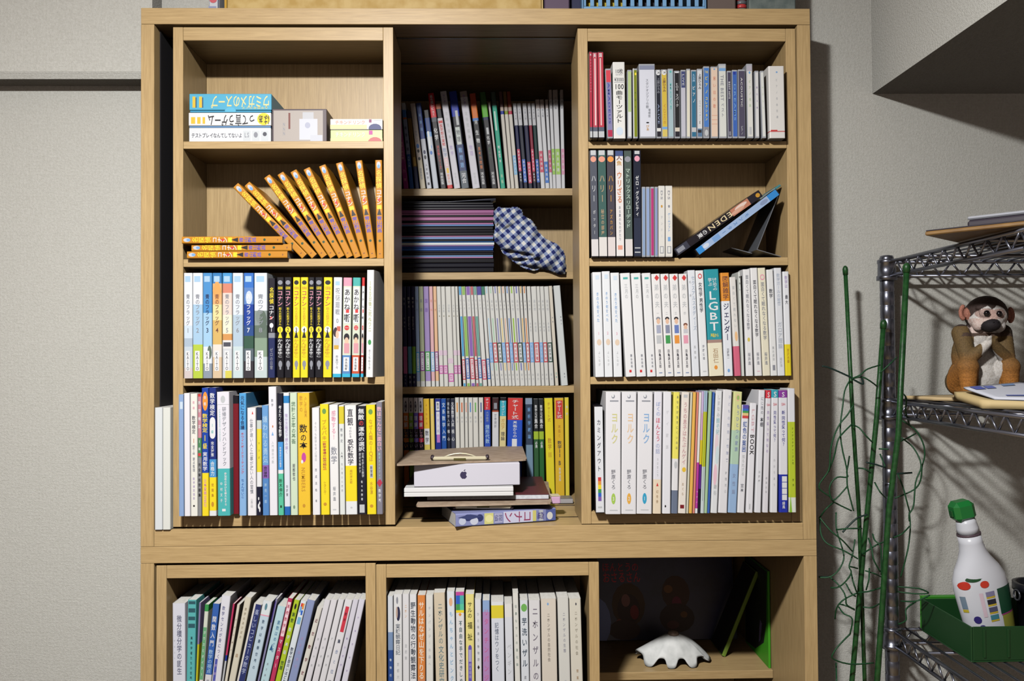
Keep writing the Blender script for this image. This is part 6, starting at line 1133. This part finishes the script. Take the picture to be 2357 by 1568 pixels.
        ca.data[i].color = (*c, 1)
    m = bpy.data.materials.new('monkey_fur'); nt, b, N, Lk = nodes(m)
    at = N('ShaderNodeAttribute'); at.attribute_name = 'fur'; tc = N('ShaderNodeTexCoord'); n = N('ShaderNodeTexNoise'); n.inputs['Scale'].default_value = 420; n.inputs['Detail'].default_value = 3; Lk(tc.outputs['Object'], n.inputs['Vector'])
    mx = N('ShaderNodeMixRGB'); mx.blend_type = 'OVERLAY'; mx.inputs[0].default_value = .7; Lk(at.outputs['Color'], mx.inputs[1]); Lk(n.outputs['Fac'], mx.inputs[2]); Lk(mx.outputs[0], b.inputs['Base Color'])
    bp = N('ShaderNodeBump'); bp.inputs['Strength'].default_value = .5; bp.inputs['Distance'].default_value = .001; Lk(n.outputs['Fac'], bp.inputs['Height']); Lk(bp.outputs[0], b.inputs['Normal']); b.inputs['Roughness'].default_value = .8
    body.materials.clear(); body.materials.append(m); body.polygons.foreach_set('use_smooth', [True]*len(body.polygons))
    P0 = pt(2170+500/5.406, 931, Y0)
    r = thing('monkey_figure', 'squirrel monkey figure sitting hunched with hands at its chin', 'monkey', (P0.x, Y0, ZK[1]+.0054-zmin))
    o = bpy.data.objects.new('body', body); COL.objects.link(o); o.parent = r
    for ex, ey in ((446, 322), (600, 328)):
        q = MB(); c = L_(ex, ey, -.0275)
        q.lathe([(.001, -.0052), (.0034, -.004), (.0052, 0), (.0034, .004), (.001, .0052)], mat('#120c0e', .12), 14, tuple(c)); q.build('eye', r)
    for dx in (-.0035, .0035):
        q = MB(); c = L_(512, 432, -.0375); q.lathe([(.0004, -.001), (.0012, 0), (.0004, .001)], mat('#050405', .4), 8, (c.x+dx, c.y, c.z)); q.build('nostril', r)
monkey()
# papers on the middle level
def slab(name, label, cat, px, th, m, prints=None, sag=0.0):
    r = thing(name, label, cat, (0, 0, 0)); P_ = [pt(x, y, Y) for x, y, Y in px]
    for p in P_: p.z = max(p.z, ZK[1]+.0056+th+(.013 if name == 'printed_sheet' else 0))
    q = MB(); n = 8; vs = []
    for i in range(n+1):
        for j in range(n+1):
            s_, t = i/n, j/n; p = P_[0]*(1-s_)*(1-t)+P_[1]*s_*(1-t)+P_[2]*s_*t+P_[3]*(1-s_)*t
            vs.append(p+Vector((0, 0, -sag*math.sin(math.pi*s_)*math.sin(math.pi*t))))
    k = len(vs); idx = lambda i, j: i*(n+1)+j
    fs = [(idx(i, j), idx(i, j+1), idx(i+1, j+1), idx(i+1, j)) for i in range(n) for j in range(n)]
    vs += [p-Vector((0, 0, th)) for p in vs]; fs += [tuple(a+k for a in f[::-1]) for f in fs]
    bd = [idx(i, 0) for i in range(n)]+[idx(n, j) for j in range(n)]+[idx(n-i, n) for i in range(n)]+[idx(0, n-j) for j in range(n)]
    fs += [(bd[i], bd[(i+1) % len(bd)], bd[(i+1) % len(bd)]+k, bd[i]+k) for i in range(len(bd))]
    q.faces(vs, fs, m, True); o_ = q.build('sheet', r)
    if prints:
        q = MB()
        for s0, s1, t0, t1, c in prints:
            f = lambda s_, t: P_[0]*(1-s_)*(1-t)+P_[1]*s_*(1-t)+P_[2]*s_*t+P_[3]*(1-s_)*t+Vector((0, 0, .0012-sag*math.sin(math.pi*s_)*math.sin(math.pi*t)))
            q.poly([f(s0, t0), f(s0, t1), f(s1, t1), f(s1, t0)], mat(c))
        q.build('print', r, kind='stuff')
    return r
slab('envelope', 'flat cream envelope on the middle rack level by the post', 'envelope', [(2082, 914, .06), (2215, 908, .06), (2290, 930, -.06), (2150, 930, .0)], .006, mat('#d6bc8e', .7))
slab('paper_bag', 'crumpled cream paper under the printed sheets on the rack', 'paper', [(2196, 902, -.13), (2400, 890, -.12), (2440, 965, -.27), (2262, 952, -.22)], .012, mat('#d2bb88', .7), sag=.002)
slab('printed_sheet', 'white sheet with blue print in front of the monkey figure', 'paper', [(2218, 891, -.15), (2362, 878, -.14), (2420, 948, -.27), (2290, 925, -.22)], .003, mat('#d3d6e2', .6),
  [(.05, .22, .08, .32, '#5a68b8'), (.25, .4, .12, .3, '#6a78c0'), (.55, .75, .1, .2, '#7a9ac8'), (.3, .9, .8, .86, '#5a6ab4')])
# ------------------------------------------------------------------ crate, bottle and pot on the low level
zl = ZK[2]+.0054
r = thing('green_carton', 'bright green carton standing behind the crate on the rack', 'box', (.811, .068, zl))
q = MB(); q.box((0, 0, 0), (.11, .012, .0585), mat('#3f9a2a', .5), .001); q.build('carton', r); q = MB(); q.box((-.0006, -.0005, .0587), (.1106, .0125, .0605), mat('#3f9a2a', .5), .0006); q.build('lid', r)
r = thing('green_crate', 'dark green plastic crate on the lowest rack level', 'crate', (.806, -.10, zl))
GRN = mat('#1b4522', .45); wc, dc_, hc = .36, .165, .0585
q = MB(); q.box((0, 0, 0), (wc, dc_, .003), GRN, .001); q.build('crate_floor', r)
for nm, a, b in (('front_wall', (.0035, 0, .0032), (wc-.0035, .003, hc)), ('back_wall', (.0035, dc_-.003, .0032), (wc-.0035, dc_, hc)), ('side_wall', (0, 0, .0032), (.003, dc_, hc)), ('side_wall', (wc-.003, 0, .0032), (wc, dc_, hc))):
    q = MB(); q.box(a, b, GRN, .0008); q.build(nm, r)
q = MB()
for k in range(9): q.box((.02+k*.04, -.0016, .008), (.024+k*.04, -.0001, hc-.004), GRN, .0004)
q.build('ridge', r, kind='stuff')
def bottle():
    base = pt(2100+660/3.58, 1475, -.02); lean = -math.radians(12.0)
    r = thing('spray_bottle', 'white plant spray bottle with green cap standing in the green crate', 'bottle', (base.x, -.02, zl+.0115), (0, lean, 0))
    WH = mat('#dfe2ea', .25); ry = .62
    prof = [(.030, 0), (.0385, .003), (.041, .012), (.0445, .06), (.0465, .095), (.045, .112), (.038, .128), (.027, .145), (.0215, .158), (.0192, .172), (.019, .185)]
    q = MB(); n = 72; vs = []
    for rr, z_ in prof:
        k_ = ry+(1-ry)*max(0, min(1, (z_-.12)/.04))
        vs += [(rr*math.cos(2*math.pi*k/n), rr*k_*math.sin(2*math.pi*k/n), z_) for k in range(n)]
    fs = [(i*n+k, i*n+(k+1) % n, (i+1)*n+(k+1) % n, (i+1)*n+k) for i in range(len(prof)-1) for k in range(n)]+[tuple(range(n-1, -1, -1)), tuple((len(prof)-1)*n+k for k in range(n))]
    q.faces(vs, fs, WH, True); q.build('body', r)
    q = MB(); q.lathe([(.0192, .1852), (.0197, .186), (.0197, .1885), (.0192, .189)], mat('#5a4a54', .4), 24); q.build('seal_ring', r)
    q = MB(); q.lathe([(.0185, .1892), (.018, .198), (.0165, .207), (.0155, .214)], WH, 24); q.build('neck', r)
    q = MB(); q.box((-.021, -.017, .211), (.0155, .017, .2465), mat('#1f7a38', .3), .0075); q.build('cap', r)
    q = MB(); q.box((-.0235, -.006, .222), (-.0208, .006, .234), mat('#175a2a', .3), .001); q.build('nozzle', r)
    def rad(z_):
        for (r0, z0), (r1, z1) in zip(prof[:-1], prof[1:]):
            if z0 <= z_ <= z1: return r0+(r1-r0)*(z_-z0)/(z1-z0)
        return .03
    def patch(q, u0, u1, z0, z1, c, e=.0009, round_=False):
        nu = 7
        def sp(u, z_):
            R_ = rad(z_)+e; x = u*R_; x = max(-R_*.999, min(R_*.999, x)); return (x, -math.sqrt(R_*R_-x*x)*ry, z_)
        nu = max(6, int((u1-u0)*44)); nz = 4
        cu, cz = (u0+u1)/2, (z0+z1)/2
        for k in range(nu):
            a, b = u0+(u1-u0)*k/nu, u0+(u1-u0)*(k+1)/nu
            za = [(z0, z1)]*2
            if round_: za = [(cz-(z1-z0)/2*math.sqrt(max(0, 1-((w-cu)/(u1-u0)*2)**2)), cz+(z1-z0)/2*math.sqrt(max(0, 1-((w-cu)/(u1-u0)*2)**2))) for w in (a, b)]
            for m_ in range(nz):
                g = lambda i, t: za[i][0]+(za[i][1]-za[i][0])*t/nz
                q.poly([sp(a, g(0, m_)), sp(b, g(1, m_)), sp(b, g(1, m_+1)), sp(a, g(0, m_+1))], mat(c, .3))
    q = MB()
    patch(q, -.75, -.2, .112, .121, '#1f4a2a', .0011, True); patch(q, -.45, .0, .116, .124, '#1f4a2a', .0012, True)
    patch(q, -.95, -.6, .1, .114, '#c9382c', .0013, True); patch(q, -.3, .02, .1, .112, '#cf3e2e', .0013, True)
    patch(q, .26, .96, .050, .094, '#1f4f38'); patch(q, .3, .93, .008, .047, '#9a9c44'); patch(q, .28, .95, .0474, .0494, '#b4468a')
    for k, c in enumerate(('#8a86a8', '#30303c', '#5a5a78', '#4a8a9a')):
        patch(q, -.18, .14, .084-k*.0135, .0925-k*.0135, c); patch(q, -.18, .14, .081-k*.0135, .0838-k*.0135, '#d2b83a')
    patch(q, -.4, -.27, .05, .092, '#e3ccd8')
    for k in range(7): patch(q, -.2, .08, .006+k*.0035, .0078+k*.0035, '#4a5878')
    patch(q, -.75, -.5, .04, .053, '#3c347c', .0011, True); patch(q, -.62, -.42, .03, .037, '#3c347c', .0011, True); patch(q, -.6, -.4, .02, .026, '#2c2c5c', .0011, True); patch(q, -.62, -.35, .008, .017, '#3a5a4a', .0011, True)
    patch(q, -.95, -.82, .066, .088, '#7a90a4'); patch(q, -.95, -.82, .06, .065, '#c9b83a')
    q.build('label_print', r, kind='stuff')
bottle()
c = pt(2372, 1450, -.02); r = thing('black_pot', 'black plastic pot half out of frame beside the spray bottle', 'pot', (c.x+.016, -.02, zl+.0034))
q = MB(); q.lathe([(.028, 0), (.030, .004), (.036, .09), (.041, .091), (.041, .104), (.034, .104), (.029, .008)], mat('#16181e', .35), 28); q.build('wall', r)
q = MB(); q.tube([(-.0415+.0*k, -.004+.009*math.cos(k*math.pi/6), .085+.009*math.sin(k*math.pi/6)) for k in range(13)], .0016, mat('#5a5c64', .3, .6), 6, False); q.build('ring', r)

# ------------------------------------------------------------------ green stakes with netting twine
net = thing('stake_bundle', 'three green garden stakes tied together and tangled in green twine', 'plant stakes', (0, 0, 0))
STK = mottled('green_stake', '#17401e', '#245628', 120, .4, .2); TWN = mat('#164a2a', .6); TIE = mat('#16302c', .5)
def stake(pts, Y0, Y1, r_, cap):
    n = len(pts); W_ = [pt(x, y, Y0+(Y1-Y0)*i/(n-1)) for i, (x, y) in enumerate(pts)]
    a, b = W_[-2], W_[-1]; t = (b.z-.004)/(a.z-b.z) if a.z != b.z else 0
    e = b+(b-a)*max(0, t); e.z = .004; W_.append(e)
    q = MB(); q.tube(W_, r_, STK, 10); o_ = q.build('stake', net)
    if cap:
        d = (W_[0]-W_[1]).normalized(); q = MB(); q.tube([W_[0]-d*.012, W_[0]-d*.002, W_[0]+d*.002, W_[0]+d*.005], [r_*1.25, r_*1.35, r_*1.1, r_*.4], STK, 10); q.build('end_cap', o_)
stake([(1945.6, 618), (1962.7, 960), (1977, 1177), (1990, 1560)], .045, .055, .0036, True)
stake([(2034, 742), (2018, 960), (1988, 1262), (1961, 1568)], .05, .035, .0046, True)
stake([(2087, 612), (2068, 1000), (2046, 1177), (2019, 1568)], -.035, -.015, .0050, True)
z7 = lambda x, y: (1880+x/4.127, 820+y/4.127)
z8 = lambda x, y: (1880+x/4.04, 1180+y/4.04)
tw = [(z7, [(330, 215), (410, 180), (480, 125), (600, 85)]), (z7, [(330, 215), (430, 200), (510, 240), (575, 290)]), (z7, [(310, 235), (265, 330), (245, 480), (225, 640), (225, 760), (245, 900), (285, 1080), (290, 1230), (330, 1400), (350, 1470)]),
 (z7, [(345, 470), (290, 560), (220, 645), (165, 760), (130, 900), (115, 1080), (20, 1240), (130, 1340), (170, 1390), (330, 1470)]), (z7, [(330, 650), (250, 730), (200, 800), (165, 950), (110, 1100)]), (z7, [(330, 650), (400, 680), (470, 760), (530, 820)]),
 (z7, [(310, 950), (300, 1020), (285, 1100), (290, 1150), (200, 1150), (140, 1200), (120, 1280), (160, 1370), (290, 1240)]), (z7, [(385, 1065), (450, 1070), (510, 1110)]), (z7, [(790, 600), (870, 650), (945, 710), (1010, 830), (1025, 940), (1000, 1050), (985, 1180), (920, 1270), (740, 1350)]),
 (z7, [(780, 815), (860, 780), (940, 735)]), (z7, [(780, 760), (900, 850), (970, 960), (990, 1060), (940, 1200), (920, 1420), (880, 1500), (880, 1568)]), (z7, [(770, 1120), (820, 1250), (860, 1400), (885, 1490)]), (z7, [(590, 880), (680, 885)]), (z7, [(600, 930), (650, 1050)]), (z7, [(550, 1200), (600, 1290), (660, 1350)]), (z7, [(160, 1390), (90, 1450), (25, 1540)]),
 (z7, [(800, 340), (850, 400), (845, 530), (880, 650)]), (z7, [(600, 160), (700, 70), (760, 10)]),
 (z8, [(30, 50), (40, 200), (100, 290), (240, 350), (330, 400), (380, 430)]), (z8, [(30, 50), (130, 170), (240, 260), (330, 360)]), (z8, [(180, 0), (185, 160), (240, 340), (250, 440), (200, 540), (120, 600), (30, 605)]), (z8, [(120, 600), (190, 660), (250, 740), (270, 800), (280, 860), (350, 900)]), (z8, [(180, 160), (300, 150), (420, 150)]),
 (z8, [(355, 250), (330, 400), (300, 500), (320, 560), (270, 640), (200, 695), (130, 700)]), (z8, [(300, 500), (380, 520)]), (z8, [(600, 700), (480, 735), (380, 750), (270, 800), (210, 850), (180, 910), (170, 990)]), (z8, [(210, 850), (280, 870), (350, 905)]), (z8, [(580, 850), (510, 885), (430, 880)]), (z8, [(640, 270), (560, 300), (480, 350), (420, 390)]), (z8, [(520, 200), (540, 260), (590, 310), (600, 420), (600, 580)]),
 (z8, [(480, 240), (510, 330), (530, 440), (590, 550)]), (z8, [(860, 0), (870, 130), (855, 300), (820, 460), (780, 600)]), (z8, [(860, 130), (790, 200), (710, 235)]), (z8, [(750, 690), (880, 700), (960, 710), (1040, 750), (900, 755), (740, 735)]), (z8, [(1050, 770), (920, 825), (780, 825)]), (z8, [(920, 830), (830, 900), (830, 1000), (760, 1040)]), (z8, [(310, 1130), (230, 1210), (165, 1290), (150, 1360), (310, 1410), (530, 1400)]), (z8, [(180, 1400), (185, 1568)]), (z8, [(205, 880), (250, 940), (330, 990), (310, 1130)]), (z8, [(320, 560), (340, 650), (370, 740)]), (z8, [(270, 660), (320, 750), (360, 780)]), (z8, [(450, 540), (540, 570), (600, 600)]), (z8, [(490, 520), (485, 620), (460, 720)])]
q = MB()
def smooth_path(P_, n=5):
    out = []
    for i in range(len(P_)-1):
        p0, p1, p2, p3 = P_[max(0, i-1)], P_[i], P_[i+1], P_[min(len(P_)-1, i+2)]
        for k in range(n):
            t = k/n; out.append(.5*((2*p1)+(p2-p0)*t+(2*p0-5*p1+4*p2-p3)*t*t+(3*p1-p0-3*p2+p3)*t**3))
    return out+[P_[-1]]
rnd = random.Random(3)
for fz, pts in tw:
    n = len(pts); y0, y1 = rnd.uniform(-.01, .035), rnd.uniform(-.01, .035)
    W_ = [pt(*fz(x, y), y0+(y1-y0)*i/(n-1)-.018*math.sin(math.pi*i/(n-1))) for i, (x, y) in enumerate(pts)]
    q.tube(smooth_path(W_), .0014, TWN, 5)
q.build('twine', net, kind='stuff')
for fz, pts in ((z7, [(50, 95), (130, 115), (300, 190), (345, 220), (430, 265), (440, 245), (415, 180)]), (z7, [(470, 1010), (560, 1030), (650, 1060)]), (z7, [(740, 1118), (820, 1114), (905, 1108)]), (z8, [(240, 185), (300, 120), (380, 50), (470, 20)]), (z8, [(20, 600), (60, 600), (110, 600)])):
    q = MB(); q.tube(smooth_path([pt(*fz(x, y), .028) for x, y in pts]), .0017, TIE, 6); q.build('wire_tie', net)
